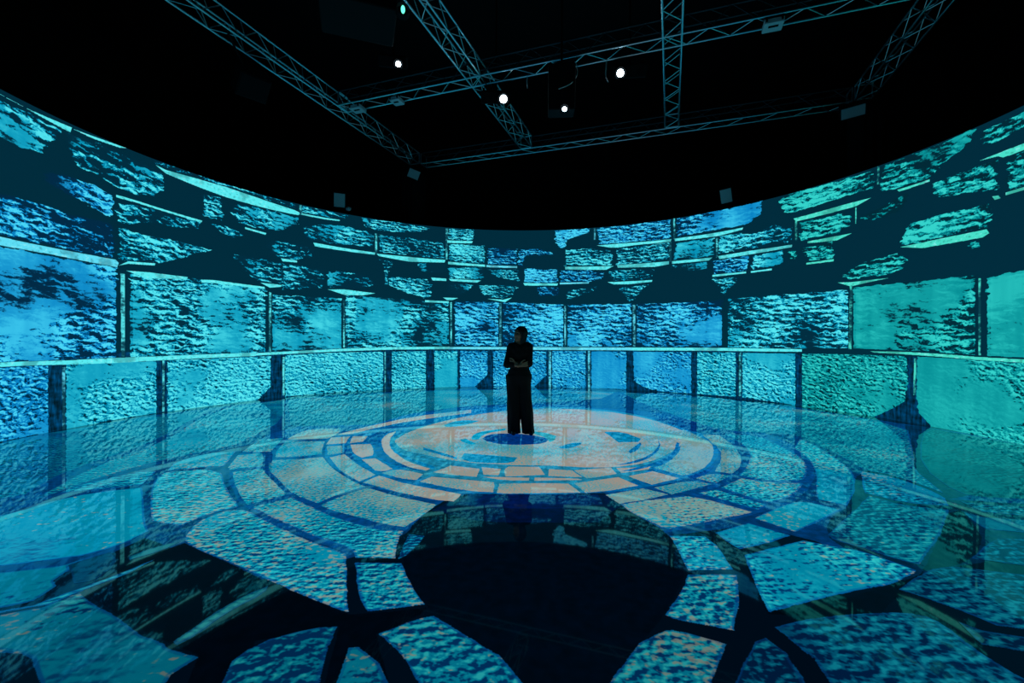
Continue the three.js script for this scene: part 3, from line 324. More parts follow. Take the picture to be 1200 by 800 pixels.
const BLOTS = [
  [[20,150,190],[[-1.288,-0.846],[-1.211,-1.084],[-1.133,-1.21],[-1.028,-1.298],[-0.907,-1.323],[-0.705,-1.266],[-0.821,-1.016],[-0.919,-0.877],[-1.036,-0.76],[-1.13,-0.702],[-1.237,-0.698]]],
  [[0,150,185],[[-0.725,0.162],[-0.725,0.06],[-0.712,-0.091],[-0.676,-0.218],[-0.616,-0.317],[-0.499,-0.421],[-0.232,-0.584],[-0.23,-0.446],[-0.431,-0.29],[-0.519,-0.175],[-0.564,-0.05],[-0.595,0.071],[-0.62,0.244],[-0.708,0.246]]],
  [[0,150,185],[[-0.883,0.251],[-0.801,0.192],[-0.624,0.512],[-0.691,0.564],[-0.792,0.451],[-0.841,0.373]]],
  [[0,130,175],[[-0.756,1.242],[-0.736,1.033],[-0.445,1.111],[-0.055,1.226],[-0.099,1.421],[-0.19,1.479],[-0.297,1.49],[-0.45,1.475],[-0.564,1.45],[-0.639,1.414],[-0.696,1.358]]],
  [[0,52,125],[[-0.562,0.186],[-0.508,-0.036],[-0.431,-0.138],[-0.313,-0.189],[-0.153,-0.193],[0.047,-0.151],[0.221,-0.056],[0.439,0.159],[0.366,0.368],[0.286,0.463],[0.175,0.517],[0.036,0.546],[-0.131,0.55],[-0.275,0.516],[-0.399,0.441],[-0.486,0.35]]],
  [[40,150,165],[[0.183,-0.39],[0.362,-0.296],[0.456,-0.202],[0.558,-0.02],[0.517,0.2],[0.483,0.298],[0.42,0.38],[0.4,0.175],[0.349,0.031],[0.261,-0.118],[0.207,-0.243]]],
  [[0,125,175],[[0.523,0.683],[0.661,0.492],[0.752,0.418],[0.884,0.395],[0.85,0.494],[0.796,0.578],[0.711,0.678],[0.64,0.734],[0.551,0.754]]],
  [[0,125,170],[[1.357,-0.357],[1.584,-0.364],[1.699,-0.237],[1.807,0.123],[1.705,0.347],[1.407,0.355],[1.384,0.018]]],
  [[0,110,170],[[1.415,0.895],[1.584,0.608],[1.73,0.347],[1.714,0.466],[1.665,0.593],[1.581,0.764],[1.509,0.881],[1.414,0.983]]],
  [[0,95,160],[[1.994,0.915],[2.097,0.716],[2.265,0.333],[2.282,0.386],[2.146,0.727],[2.041,0.925],[1.922,1.1],[1.774,1.285],[1.601,1.477],[1.443,1.623],[1.295,1.727],[1.195,1.779],[1.108,1.78],[1.414,1.571],[1.599,1.413],[1.762,1.236],[1.895,1.069]]],
  [[0,95,160],[[1.528,1.201],[1.642,1.064],[1.759,0.886],[1.855,0.71],[1.929,0.537],[1.987,0.38],[2.045,0.174],[1.992,0.42],[1.933,0.599],[1.851,0.793],[1.743,0.986],[1.612,1.179],[1.493,1.32],[1.382,1.418],[1.272,1.484],[1.106,1.542],[1.358,1.352]]],
  [[0,120,175],[[-1.326,0.728],[-0.943,1.091],[-0.816,1.233],[-0.789,1.322],[-0.98,1.165],[-1.298,0.868]]],
  [[0,120,175],[[-1.869,0.439],[-1.741,0.809],[-1.626,1.032],[-1.482,1.238],[-1.307,1.438],[-1.011,1.724],[-1.004,1.656],[-1.303,1.362],[-1.475,1.166],[-1.61,0.977],[-1.717,0.773],[-1.833,0.438]]],
  [[0,62,140],[[1.787,1.955],[1.986,1.811],[2.114,1.694],[2.299,1.481],[2.158,1.693],[2.03,1.842],[1.795,2.073]]],
  [[0,70,140],[[-2.23,0.448],[-2.254,0.027],[-2.221,-0.321],[-2.081,-0.977],[-2.031,-1.14],[-2.082,-0.565],[-2.086,-0.227],[-2.064,0.081],[-1.999,0.389],[-1.898,0.694],[-1.784,0.97],[-1.659,1.222],[-1.526,1.424],[-1.384,1.585],[-1.245,1.721],[-1.039,1.887],[-1.281,1.73],[-1.496,1.579],[-1.636,1.436],[-1.775,1.244],[-1.892,1.016],[-2.039,0.598]]],
  [[0,60,130],[[-2.287,1.069],[-2.391,0.607],[-2.225,0.991],[-2.122,1.201],[-1.975,1.462],[-2.125,1.272]]]
];

// ---------------------------------------------------------------- helpers
function rng(seed) { let s = seed >>> 0; return () => { s = (s + 0x6D2B79F5) | 0; let t = Math.imul(s ^ (s >>> 15), 1 | s); t = (t + Math.imul(t ^ (t >>> 7), 61 | t)) ^ t; return ((t ^ (t >>> 14)) >>> 0) / 4294967296; }; }
const taken = {};
function numbered(name) { const n = taken[name] = (taken[name] ?? -1) + 1; return n ? name + '_' + String(n).padStart(3, '0') : name; }
function mesh(name, geometry, material, parent) {
  const m = new THREE.Mesh(geometry, material); m.name = parent === scene ? numbered(name) : name;
  m.castShadow = m.receiveShadow = true; parent.add(m); return m;
}
function thing(name, label, category, at = [0, 0, 0], group) {
  const g = new THREE.Group(); g.name = numbered(name); g.position.set(...at); scene.add(g);
  g.userData = { label, category }; if (group) g.userData.group = group;
  return g;
}
function structure(o, label) { o.userData = { kind: 'structure', label }; return o; }
const smooth = (a, b, x) => { const t = Math.min(1, Math.max(0, (x - a) / (b - a))); return t * t * (3 - 2 * t); };
function tube(a, b, r, sides = 6) {
  const d = b.clone().sub(a), g = new THREE.CylinderGeometry(r, r, d.length(), sides);
  g.applyQuaternion(new THREE.Quaternion().setFromUnitVectors(V(0, 1, 0), d.clone().normalize()));
  const c = a.clone().add(b).multiplyScalar(.5); return g.translate(c.x, c.y, c.z);
}
const rbox = (w, h, d, r = .01, x = 0, y = 0, z = 0) => new RoundedBoxGeometry(w, h, d, 2, r).translate(x, y, z);

// ---------------------------------------------------------------- noise tiles (repeat without a seam)
const TN = 1024;
function noiseTile(seed, base, octaves, gain) {
  const out = new Float32Array(TN * TN); let amp = 1;
  for (let o = 0, f = base; o < octaves; o++, f *= 2, amp *= gain) {
    const r = rng(seed + o * 77), g = new Float32Array(f * f * 2);
    for (let i = 0; i < f * f; i++) { const a = r() * 6.2832; g[2 * i] = Math.cos(a); g[2 * i + 1] = Math.sin(a); }
    const cell = TN / f;
    for (let y = 0; y < TN; y++) {
      const fy = y / cell, y0 = Math.floor(fy), ty = fy - y0, sy = ty * ty * ty * (ty * (ty * 6 - 15) + 10), ya = y0 % f, yb = (y0 + 1) % f;
      for (let x = 0; x < TN; x++) {
        const fx = x / cell, x0 = Math.floor(fx), tx = fx - x0, sx = tx * tx * tx * (tx * (tx * 6 - 15) + 10), xa = x0 % f, xb = (x0 + 1) % f;
        const A = 2 * (ya * f + xa), B = 2 * (ya * f + xb), C = 2 * (yb * f + xa), D = 2 * (yb * f + xb);
        const n0 = g[A] * tx + g[A + 1] * ty, n1 = g[B] * (tx - 1) + g[B + 1] * ty, n2 = g[C] * tx + g[C + 1] * (ty - 1), n3 = g[D] * (tx - 1) + g[D + 1] * (ty - 1);
        out[y * TN + x] += amp * ((n0 + (n1 - n0) * sx) * (1 - sy) + (n2 + (n3 - n2) * sx) * sy);
      }
    }
  }
  return normalise(out);
}
function normalise(a) {
  let m = 0, s = 0; for (const v of a) m += v; m /= a.length; for (const v of a) s += (v - m) * (v - m); s = Math.sqrt(s / a.length);
  for (let i = 0; i < a.length; i++) a[i] = (a[i] - m) / s; return a;
}
function chiselled(h, dx, dy) {                               // how a rough hewn face is drawn: its slopes
  const o = new Float32Array(TN * TN), w = TN - 1;
  for (let y = 0; y < TN; y++) for (let x = 0; x < TN; x++) o[y * TN + x] = h[((y + dy) & w) * TN + ((x + dx) & w)] - h[((y - dy) & w) * TN + ((x - dx) & w)];
  return normalise(o);
}
function at(t, u, v) {
  const x = Math.floor(u), y = Math.floor(v), fx = u - x, fy = v - y, w = TN - 1, x0 = x & w, x1 = (x + 1) & w, y0 = (y & w) * TN, y1 = ((y + 1) & w) * TN;
  const a = t[y0 + x0], b = t[y1 + x0]; return (a + (t[y0 + x1] - a) * fx) * (1 - fy) + (b + (t[y1 + x1] - b) * fx) * fy;
}
const hewn = noiseTile(11, 16, 5, .62), carved = chiselled(noiseTile(13, 16, 4, .42), 4, 11), carved2 = chiselled(noiseTile(31, 32, 3, .5), 5, 6), cloud = noiseTile(51, 8, 4, .55), fleck = noiseTile(71, 64, 3, .6);

// ---------------------------------------------------------------- painting the picture sheets
const TONES = {
  b: { dark: [0, 38, 66], mid: [2, 122, 190], hi: [72, 214, 246] },
  c: { dark: [0, 42, 60], mid: [0, 140, 178], hi: [86, 232, 242] },
  t: { dark: [0, 38, 50], mid: [0, 134, 142], hi: [52, 210, 202] },
};
const LEDGE = { b: [92, 220, 244], c: [88, 234, 240], t: [70, 222, 200] };
function fill(ids, w, h, poly, id) {                          // scan-line fill of an outline given in pixels
  let lo = Infinity, hi = -Infinity; for (const p of poly) { lo = Math.min(lo, p[1]); hi = Math.max(hi, p[1]); }
  for (let y = Math.max(0, Math.floor(lo)); y <= Math.min(h - 1, Math.ceil(hi)); y++) {
    const xs = [], yc = y + .5;
    for (let i = 0; i < poly.length; i++) { const a = poly[i], b = poly[(i + 1) % poly.length]; if ((a[1] <= yc) !== (b[1] <= yc)) xs.push(a[0] + (yc - a[1]) / (b[1] - a[1]) * (b[0] - a[0])); }
    xs.sort((p, q) => p - q);
    for (let k = 0; k + 1 < xs.length; k += 2) for (let x = Math.max(0, Math.round(xs[k])); x < Math.min(w, Math.round(xs[k + 1])); x++) ids[y * w + x] = id;
  }
}
function toTexture(data, w, h) {
  const t = new THREE.DataTexture(data, w, h); t.colorSpace = THREE.SRGBColorSpace; t.magFilter = THREE.LinearFilter; t.minFilter = THREE.LinearFilter; t.needsUpdate = true; return t;
}
const mix3 = (o, a, b, t) => { o[0] = a[0] + (b[0] - a[0]) * t; o[1] = a[1] + (b[1] - a[1]) * t; o[2] = a[2] + (b[2] - a[2]) * t; };
function paintWall(k) {
  const w = 2048, h = 1024, ids = new Uint16Array(w * h), data = new Uint8Array(w * h * 4), a0 = -ARC + SHEET * k;
  const px = (p) => [(p[0] - a0) / SHEET * w, p[1] / HW * h];
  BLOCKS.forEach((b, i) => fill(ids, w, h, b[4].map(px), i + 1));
  LEDGES.forEach((l, i) => fill(ids, w, h, l[1].map(px), 1000 + i));
  const c = [0, 0, 0], base = [0, 40, 56], mPerX = rad(SHEET) * R / w, mPerY = HW / h;
  for (let y = 0; y < h; y++) for (let x = 0; x < w; x++) {
    const s = (x + k * w) * mPerX, v = y * mPerY;             // metres along and up the wall
    const q = (y * w + x) * 4, rough = v < 2.2 ? .3 : 1, e0 = at(carved, s * 330, v * 640), j1 = at(hewn, s * 160 + 400, v * 420), j2 = at(hewn, s * 260, v * 420 + 700);
    let X = x + (j1 * 3 + e0 * 5) * rough, Y = y + (j2 * 1.2 + e0 * 1.2) * rough; X = X < 0 ? 0 : X > w - 1 ? w - 1 : X; Y = Y < 0 ? 0 : Y > h - 1 ? h - 1 : Y;
    let id = ids[y * w + x]; if (id < 1000) { id = ids[(Y | 0) * w + (X | 0)]; if (id >= 1000) id = 0; }
    if (id >= 1000) {
      const l = LEDGES[id - 1000], t = LEDGE[l[0]], n = at(fleck, s * 200, v * 300), n2 = at(cloud, s * 260, v * 260);
      if (l[2]) { mix3(c, base, t, Math.min(.95, Math.max(.12, .5 + .28 * n2 + .2 * n))); }
      else { mix3(c, t, [170, 245, 250], Math.min(.5, Math.max(0, n - .9) * .5)); const g = Math.max(.78, 1 - Math.max(0, -n - .8) * .14 - Math.max(0, -n2 - .6) * .16); c[0] *= g; c[1] *= g; c[2] *= g; }
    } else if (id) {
      const b = BLOCKS[id - 1], T = TONES[b[0]], sc = 1 / b[3], off = id * 137.31, low = b[3] < .65;
      const m = at(cloud, s * 95 + off, v * 130 + off * 1.7), m2 = at(cloud, s * 60 + off * 2.3, v * 75 - off);
      const sw = s + j1 * .022 + .012 * m, vw = v + j2 * .012, grit = at(fleck, s * 520 + off, v * 900 + off);
      const e = low ? at(carved2, sw * 400 + off + v * 130, vw * 620 + off) * .7 + at(carved, sw * 520 + off, vw * 1000 + off) * .5 + grit * .22 : at(carved, sw * 270 * sc + off, vw * 760 * sc + off) * .9 + .45 * at(carved2, sw * 330 * sc + off, vw * 900 * sc) + grit * .26;
      const flat = smooth(.9 - b[2] * 2.0, 1.7 - b[2] * 2.0, m2 + e * .15) * (b[2] > 0 ? 1 : 0), streak = at(cloud, s * 300 + off, v * 26), d = b[1] - .5;
      const ey = y * w + x, up1 = y + 9 < h ? ids[ey + 9 * w] : id, up2 = y + 24 < h ? ids[ey + 24 * w] : id, dn1 = y > 8 ? ids[ey - 9 * w] : id, dn2 = y > 23 ? ids[ey - 24 * w] : id, le = x > 13 ? ids[ey - 14] : id, ri = x < w - 14 ? ids[ey + 14] : id;
      const out = (up1 !== id) + (up2 !== id) + (dn1 !== id) * .8 + (dn2 !== id) * .8 + (le !== id) * .8 + (ri !== id) * .8;
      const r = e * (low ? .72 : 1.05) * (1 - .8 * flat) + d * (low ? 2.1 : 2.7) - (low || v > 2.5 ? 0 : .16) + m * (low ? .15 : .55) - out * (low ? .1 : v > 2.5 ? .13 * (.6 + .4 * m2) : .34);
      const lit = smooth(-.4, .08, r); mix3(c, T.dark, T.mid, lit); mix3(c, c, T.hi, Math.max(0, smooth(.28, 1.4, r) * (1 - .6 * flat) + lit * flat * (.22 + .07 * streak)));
    } else if (v < 1.2) { const g = Math.max(.4, 1 + .22 * at(fleck, s * 300, v * 60) + .12 * e0); c[0] = 0; c[1] = 46 * g; c[2] = 76 * g; }
    else { c[0] = base[0]; c[1] = base[1]; c[2] = base[2]; }
    data[q] = c[0]; data[q + 1] = c[1]; data[q + 2] = c[2]; data[q + 3] = 255;
  }
  return toTexture(data, w, h);
}
const FSIDE = 7.5, FTONES = {
  b: { dark: [0, 40, 88], mid: [0, 108, 150], hi: [16, 168, 196] },
  c: { dark: [0, 58, 112], mid: [0, 140, 172], hi: [44, 196, 204] },
  t: { dark: [0, 48, 72], mid: [0, 116, 128], hi: [24, 168, 160] },
};
function paintFloor(k) {
  const w = 2048, h = 2048, ids = new Uint16Array(w * h), data = new Uint8Array(w * h * 4), x0 = k & 1 ? 0 : -FSIDE, z0 = k & 2 ? 0 : -FSIDE;
  const px = (p) => [(p[0] - x0) / FSIDE * w, (p[1] - z0) / FSIDE * h];
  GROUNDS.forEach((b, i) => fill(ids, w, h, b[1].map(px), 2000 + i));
  PAVERS.forEach((b, i) => fill(ids, w, h, b[5].map(px), i + 1));
  BLOTS.forEach((b, i) => fill(ids, w, h, b[1].map(px), 1000 + i));
  const c = [0, 0, 0], warmC = [176, 157, 142], base = [0, 12, 26], m1 = FSIDE / w, off0 = k * 50;
  for (let y = 0; y < h; y++) for (let x = 0; x < w; x++) {
    const s = x0 + x * m1 + 20, v = z0 + y * m1 + 20;
    const j1 = at(hewn, s * 200 + 400, v * 200), j2 = at(hewn, s * 200, v * 200 + 700), jj = .7;
    let X = x + j1 * jj, Y = y + j2 * jj; X = X < 0 ? 0 : X > w - 1 ? w - 1 : X; Y = Y < 0 ? 0 : Y > h - 1 ? h - 1 : Y;
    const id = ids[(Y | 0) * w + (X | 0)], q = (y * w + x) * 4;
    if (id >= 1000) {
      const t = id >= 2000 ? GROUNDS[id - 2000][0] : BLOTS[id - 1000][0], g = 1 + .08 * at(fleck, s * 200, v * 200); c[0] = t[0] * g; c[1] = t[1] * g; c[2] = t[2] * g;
    } else if (id) {
      const b = PAVERS[id - 1], T = FTONES[b[1]], sc = 1 / (b[4] * .62), off = id * 91.7, g = b[6] ?? 1;
      const m = at(cloud, s * 110 + off, v * 110 + off * 1.7), m2 = at(cloud, s * 60 + off * 2.3, v * 60 - off);
      const e = at(carved, s * 430 * sc + off, v * 760 * sc + off) * .7 + .6 * at(carved2, s * 420 * sc + off, v * 520 * sc) + .35 * at(fleck, s * 420 + off, v * 520);
      const flat = smooth(.9 - b[3] * 2.4, 1.6 - b[3] * 2.4, m2 + e * .1) * (b[3] > 0 ? 1 : 0);
      const r = e * (b[0] > .5 ? .5 : .95) * (1 - .82 * flat) + (b[2] - .5) * 2.9 + m * .3;
      mix3(c, T.dark, T.mid, smooth(-.75, .25, r)); mix3(c, c, T.hi, smooth(.3, 1.9, r) * (1 - .5 * flat)); if (b[0] > .6) mix3(c, c, [92, 172, 182], .7);
      if (b[4] > .7) { const ey = y * w + x, n = (x > 4 && ids[ey - 5] !== id) + (x < w - 5 && ids[ey + 5] !== id) + (y > 4 && ids[ey - 5 * w] !== id) + (y < h - 5 && ids[ey + 5 * w] !== id); if (n) mix3(c, c, [0, 78, 150], Math.min(.75, n * .4)); }
      if (b[0] > 0) {
        const sp = at(fleck, s * 170 * sc + off, v * 280 * sc) * .85 + m * .6 + r * .3, thr = (.6 - b[0]) * 3.1;
        mix3(c, c, warmC, smooth(thr - .4, thr + .6, sp) * (b[0] > .6 ? .92 : .7));
      }
      c[0] *= g; c[1] *= g; c[2] *= g;
    } else { c[0] = base[0]; c[1] = base[1]; c[2] = base[2]; }
    data[q] = Math.min(255, c[0]); data[q + 1] = Math.min(255, c[1]); data[q + 2] = Math.min(255, c[2]); data[q + 3] = 255;
  }
  return toTexture(data, w, h);
}
const wallSheets = [0, 1, 2, 3].map((k) => {
  const t = paintWall(k);
  return new THREE.MeshStandardMaterial({ name: 'projected wall picture', color: 0x2e3236, roughness: .9, emissive: 0xffffff, emissiveIntensity: 1, emissiveMap: t });
});
const floorSheets = [0, 1, 2, 3].map((k) => {
  const t = paintFloor(k);
  return new THREE.MeshPhysicalMaterial({ name: 'projected floor picture', color: 0x14171a, roughness: .028, ior: 1.45, emissive: 0xffffff, emissiveIntensity: .8, emissiveMap: t });
});
const M = {
  black: new THREE.MeshPhysicalMaterial({ name: 'black cloth', color: 0x0a0b0d, roughness: .95, specularIntensity: .3 }),
  blackPaint: new THREE.MeshPhysicalMaterial({ name: 'black paint', color: 0x08090b, roughness: .8, specularIntensity: .3 }),
  casing: new THREE.MeshPhysicalMaterial({ name: 'black casing', color: 0x08090a, roughness: .8, specularIntensity: .3 }),
  alu: new THREE.MeshStandardMaterial({ name: 'aluminium', color: 0xcfe6ea, roughness: .28, metalness: 1 }),
  shadedAlu: new THREE.MeshStandardMaterial({ name: 'dull dark aluminium', color: 0x36474c, roughness: .5, metalness: 1 }),  // darker copy of alu, shade on the upper bars put into the colour
  grille: new THREE.MeshStandardMaterial({ name: 'speaker grille', color: 0x9fa5a7, roughness: .8 }),
  cable: new THREE.MeshStandardMaterial({ name: 'cable', color: 0x3c4042, roughness: .6 }),
  box: new THREE.MeshStandardMaterial({ name: 'grey plastic', color: 0xc0c4c6, roughness: .6 }),
  lens: new THREE.MeshStandardMaterial({ name: 'lit lens', color: 0x202428, roughness: .1, emissive: 0xd8f2ff, emissiveIntensity: 14 }),
  lensGreen: new THREE.MeshStandardMaterial({ name: 'lit lens, green', color: 0x202428, roughness: .1, emissive: 0x66ffd0, emissiveIntensity: 1.6 }),
};

// ---------------------------------------------------------------- the dark hall round the screen
const hall = { x: 11, z0: -10.5, z1: 11.5, h: 9.4 };
function slab(name, label, w, h, d, x, y, z, m = M.black) { return structure(mesh(name, new THREE.BoxGeometry(w, h, d).translate(x, y, z), m, scene), label); }
slab('floor', 'black floor of the hall around the screen', 22, .2, 22, 0, -.112, .5);
slab('ceiling', 'black ceiling above the trusses', 22.4, .2, 22.4, 0, hall.h + .1, .5, M.blackPaint);
slab('wall_back', 'black hall wall behind the screen', 22.4, 9.4, .2, 0, 4.7, -10.6);
slab('wall_front', 'black hall wall behind the opening', 22.4, 9.4, .2, 0, 4.7, 11.6);
slab('wall_left', 'black hall side wall', .2, 9.4, 22, -11.1, 4.7, .5);
slab('wall_right', 'black hall side wall', .2, 9.4, 22, 11.1, 4.7, .5);

// ---------------------------------------------------------------- cutting outlines to the picture sheets
function clip(poly, axis, limit, keepAbove) {
  const out = [], inside = (p) => keepAbove ? p[axis] >= limit : p[axis] <= limit;
  for (let i = 0; i < poly.length; i++) {
    const a = poly[i], b = poly[(i + 1) % poly.length], ia = inside(a), ib = inside(b);
    if (ia) out.push(a);
    if (ia !== ib) { const t = (limit - a[axis]) / (b[axis] - a[axis]); out.push([a[0] + (b[0] - a[0]) * t, a[1] + (b[1] - a[1]) * t]); }
  }
  return out;
}
class Piece {                                                 // triangles sorted by picture sheet
  constructor() { this.p = []; this.n = []; this.uv = []; this.by = new Map(); }
  vertex(x, y, z, nx, ny, nz, u, v) { this.p.push(x, y, z); this.n.push(nx, ny, nz); this.uv.push(u, v); return this.p.length / 3 - 1; }
  tri(sheet, a, b, c) { if (!this.by.has(sheet)) this.by.set(sheet, []); this.by.get(sheet).push(a, b, c); }
  build(sheets) {
    const g = new THREE.BufferGeometry(), idx = [], mats = [];
    g.setAttribute('position', new THREE.Float32BufferAttribute(this.p, 3)); g.setAttribute('normal', new THREE.Float32BufferAttribute(this.n, 3)); g.setAttribute('uv', new THREE.Float32BufferAttribute(this.uv, 2));
    for (const [k, list] of this.by) { g.addGroup(idx.length, list.length, mats.length); mats.push(sheets[k]); for (const i of list) idx.push(i); }
    g.setIndex(idx); if (mats.length === 1) g.clearGroups();
    return [g, mats.length === 1 ? mats[0] : mats];
  }
}
const STEP = 1.6;
function wallPiece(poly, proud) {
  const P = new Piece(), as = poly.map((p) => p[0]), lo = Math.max(-ARC, Math.min(...as)), hi = Math.min(ARC, Math.max(...as));
  const put = (a, h, r, k) => { const t = rad(a), s = Math.sin(t), c = Math.cos(t); return P.vertex(r * s, h, -r * c, -s, 0, c, (a + ARC - SHEET * k) / SHEET, h / HW); };
  for (let i = Math.floor((lo + ARC) / STEP); i <= Math.floor((hi + ARC - 1e-6) / STEP); i++) {
    const s0 = -ARC + i * STEP, s1 = s0 + STEP, k = Math.min(3, Math.floor((i * STEP + 1e-6) / SHEET));
    const q = clip(clip(poly, 0, s0, true), 0, s1, false); if (q.length < 3) continue;
    const flat = q.map((p) => new THREE.Vector2(p[0] / 10, p[1])), ids = q.map((p) => put(p[0], p[1], R - proud, k));
    for (const f of THREE.ShapeUtils.triangulateShape(flat, [])) P.tri(k, ids[f[0]], ids[f[1]], ids[f[2]]);
  }
  if (proud > 0) for (let i = 0; i < poly.length; i++) {       // the edge of the piece
    const a = poly[i], b = poly[(i + 1) % poly.length], n = Math.max(1, Math.ceil(Math.abs(b[0] - a[0]) / 3));
    for (let j = 0; j < n; j++) {
      const A = [a[0] + (b[0] - a[0]) * j / n, a[1] + (b[1] - a[1]) * j / n], B = [a[0] + (b[0] - a[0]) * (j + 1) / n, a[1] + (b[1] - a[1]) * (j + 1) / n];
      const k = Math.min(3, Math.max(0, Math.floor(((A[0] + B[0]) / 2 + ARC) / SHEET)));
      const v = [put(...A, R - proud, k), put(...B, R - proud, k), put(...B, R, k), put(...A, R, k)]; P.tri(k, v[0], v[1], v[2]); P.tri(k, v[0], v[2], v[3]);
    }
  }
  return P.build(wallSheets);
}
function floorPiece(poly, y) {
  const P = new Piece();
  for (let k = 0; k < 4; k++) {
    const q = clip(clip(poly, 0, 0, (k & 1) > 0), 1, 0, (k & 2) > 0); if (q.length < 3) continue;
    const x0 = k & 1 ? 0 : -FSIDE, z0 = k & 2 ? 0 : -FSIDE, put = (p, h) => P.vertex(p[0], h, p[1], 0, 1, 0, (p[0] - x0) / FSIDE, (p[1] - z0) / FSIDE);
    const ids = q.map((p) => put(p, y));
    for (const f of THREE.ShapeUtils.triangulateShape(q.map((p) => new THREE.Vector2(p[0], -p[1])), [])) P.tri(k, ids[f[0]], ids[f[1]], ids[f[2]]);
  }
  return P.build(floorSheets);
}

// ---------------------------------------------------------------- curved screen wall and glossy floor
const ring = []; for (let a = -ARC; a <= ARC + 1e-6; a += STEP) ring.push(a);
const [wg, wm] = wallPiece([[-ARC, 0], [ARC, 0], [ARC, HW], [-ARC, HW]], 0);
const screenWall = structure(mesh('screen_wall', wg, wm, scene), 'curved projection wall showing a picture of large stone blocks in blue and cyan');
{
  const s = new THREE.Shape(), o = [], n = [];
  for (const a of ring) { const t = rad(a); o.push([Math.sin(t), -Math.cos(t)]); }
  o.forEach(([x, z], i) => i ? s.lineTo(x * (R + .004), -z * (R + .004)) : s.moveTo(x * (R + .004), -z * (R + .004)));
  for (let i = o.length - 1; i >= 0; i--) s.lineTo(o[i][0] * (R + .12), -o[i][1] * (R + .12));
  const g = new THREE.ExtrudeGeometry(s, { depth: HW + .012, bevelEnabled: false }); g.rotateX(-Math.PI / 2);
  mesh('screen_backing', g, M.blackPaint, screenWall).userData.label = 'black rim and back of the curved screen';
}
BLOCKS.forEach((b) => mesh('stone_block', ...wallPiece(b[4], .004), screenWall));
LEDGES.forEach((l) => mesh('stone_ledge', ...wallPiece(l[1], .006), screenWall));

const disc = []; for (let i = 0; i < 128; i++) disc.push([(R + .003) * Math.cos(i / 64 * Math.PI), (R + .003) * Math.sin(i / 64 * Math.PI)]);
const [fg, fm] = floorPiece(disc, 0);
const screenFloor = structure(mesh('screen_floor', fg, fm, scene), 'glossy round floor showing a projected picture of a ring of paving stones');
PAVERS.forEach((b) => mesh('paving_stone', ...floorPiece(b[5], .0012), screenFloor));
BLOTS.forEach((b) => mesh('paving_gap', ...floorPiece(b[1], .0024), screenFloor));

// ---------------------------------------------------------------- trusses: four chords and lattice braces each
const TH = 6.85, TW = .32, Dv = V(.334, 0, -.9426), Cv = V(.9426, 0, .334);   // height of the lower chords, width, the two directions of the grid
const unitBrace = new THREE.CylinderGeometry(.0095, .0095, 1, 6);
function truss(name, label, a, b, phase = 0, shaded = false) {
  const upper = shaded ? M.shadedAlu : M.alu;  // cross trusses get upper bars with their dimness coloured in
  const d = b.clone().sub(a), len = d.length(); d.normalize();
  const side = V(0, 1, 0).cross(d).normalize(), g = thing(name, label, 'truss', [a.x, a.y, a.z], 'lighting trusses');
  const P = (t, i, j) => d.clone().multiplyScalar(t).addScaledVector(side, (i - .5) * TW).add(V(0, j * TW, 0));
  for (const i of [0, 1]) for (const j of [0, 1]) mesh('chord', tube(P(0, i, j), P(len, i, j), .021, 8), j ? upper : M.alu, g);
  const n = Math.max(2, Math.round(len / .36)), st = len / n, up = V(0, 1, 0);
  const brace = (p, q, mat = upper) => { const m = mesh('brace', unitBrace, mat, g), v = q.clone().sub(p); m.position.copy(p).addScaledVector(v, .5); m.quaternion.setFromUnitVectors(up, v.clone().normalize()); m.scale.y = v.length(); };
  for (let k = 0; k < n; k++) {
    const t0 = k * st, t1 = t0 + st, z = (k + phase) & 1;
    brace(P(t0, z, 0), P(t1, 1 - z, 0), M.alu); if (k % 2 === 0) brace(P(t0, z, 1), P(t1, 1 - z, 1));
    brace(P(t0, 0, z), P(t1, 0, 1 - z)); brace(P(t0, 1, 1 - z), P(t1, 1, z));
  }
  for (const e of [0, len]) { for (const j of [0, 1]) mesh('end_bar', tube(P(e, 0, j), P(e, 1, j), .018, 6), M.alu, g); for (const i of [0, 1]) mesh('end_bar', tube(P(e, i, 0), P(e, i, 1), .018, 6), M.alu, g); }
  return g;
}
const LB = V(-3.09, TH, -7.16), RB = LB.clone().addScaledVector(Cv, 11.46), FR = 13;
const on = (p, c, dd) => p.clone().addScaledVector(Cv, c).addScaledVector(Dv, dd);
truss('lattice_truss', 'aluminium lattice truss running along the side with the hanging black box', on(LB, 0, -.2), on(LB, 0, -FR));
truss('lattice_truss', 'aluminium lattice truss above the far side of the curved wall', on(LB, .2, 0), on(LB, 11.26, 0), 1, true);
truss('lattice_truss', 'dim aluminium lattice truss ending over the hanging rectangular loudspeaker', on(RB, 0, -.2), on(RB, 0, -FR));
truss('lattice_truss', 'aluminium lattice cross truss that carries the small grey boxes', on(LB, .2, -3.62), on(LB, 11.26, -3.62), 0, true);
truss('lattice_truss', 'aluminium lattice truss passing beside the brightest projector', on(LB, 3.6, -.2), on(LB, 3.6, -FR), 1);
truss('lattice_truss', 'aluminium lattice truss beside the oval-lens projector, crossing the truss with grey boxes', on(LB, 7.45, -.2), on(LB, 7.45, -FR));
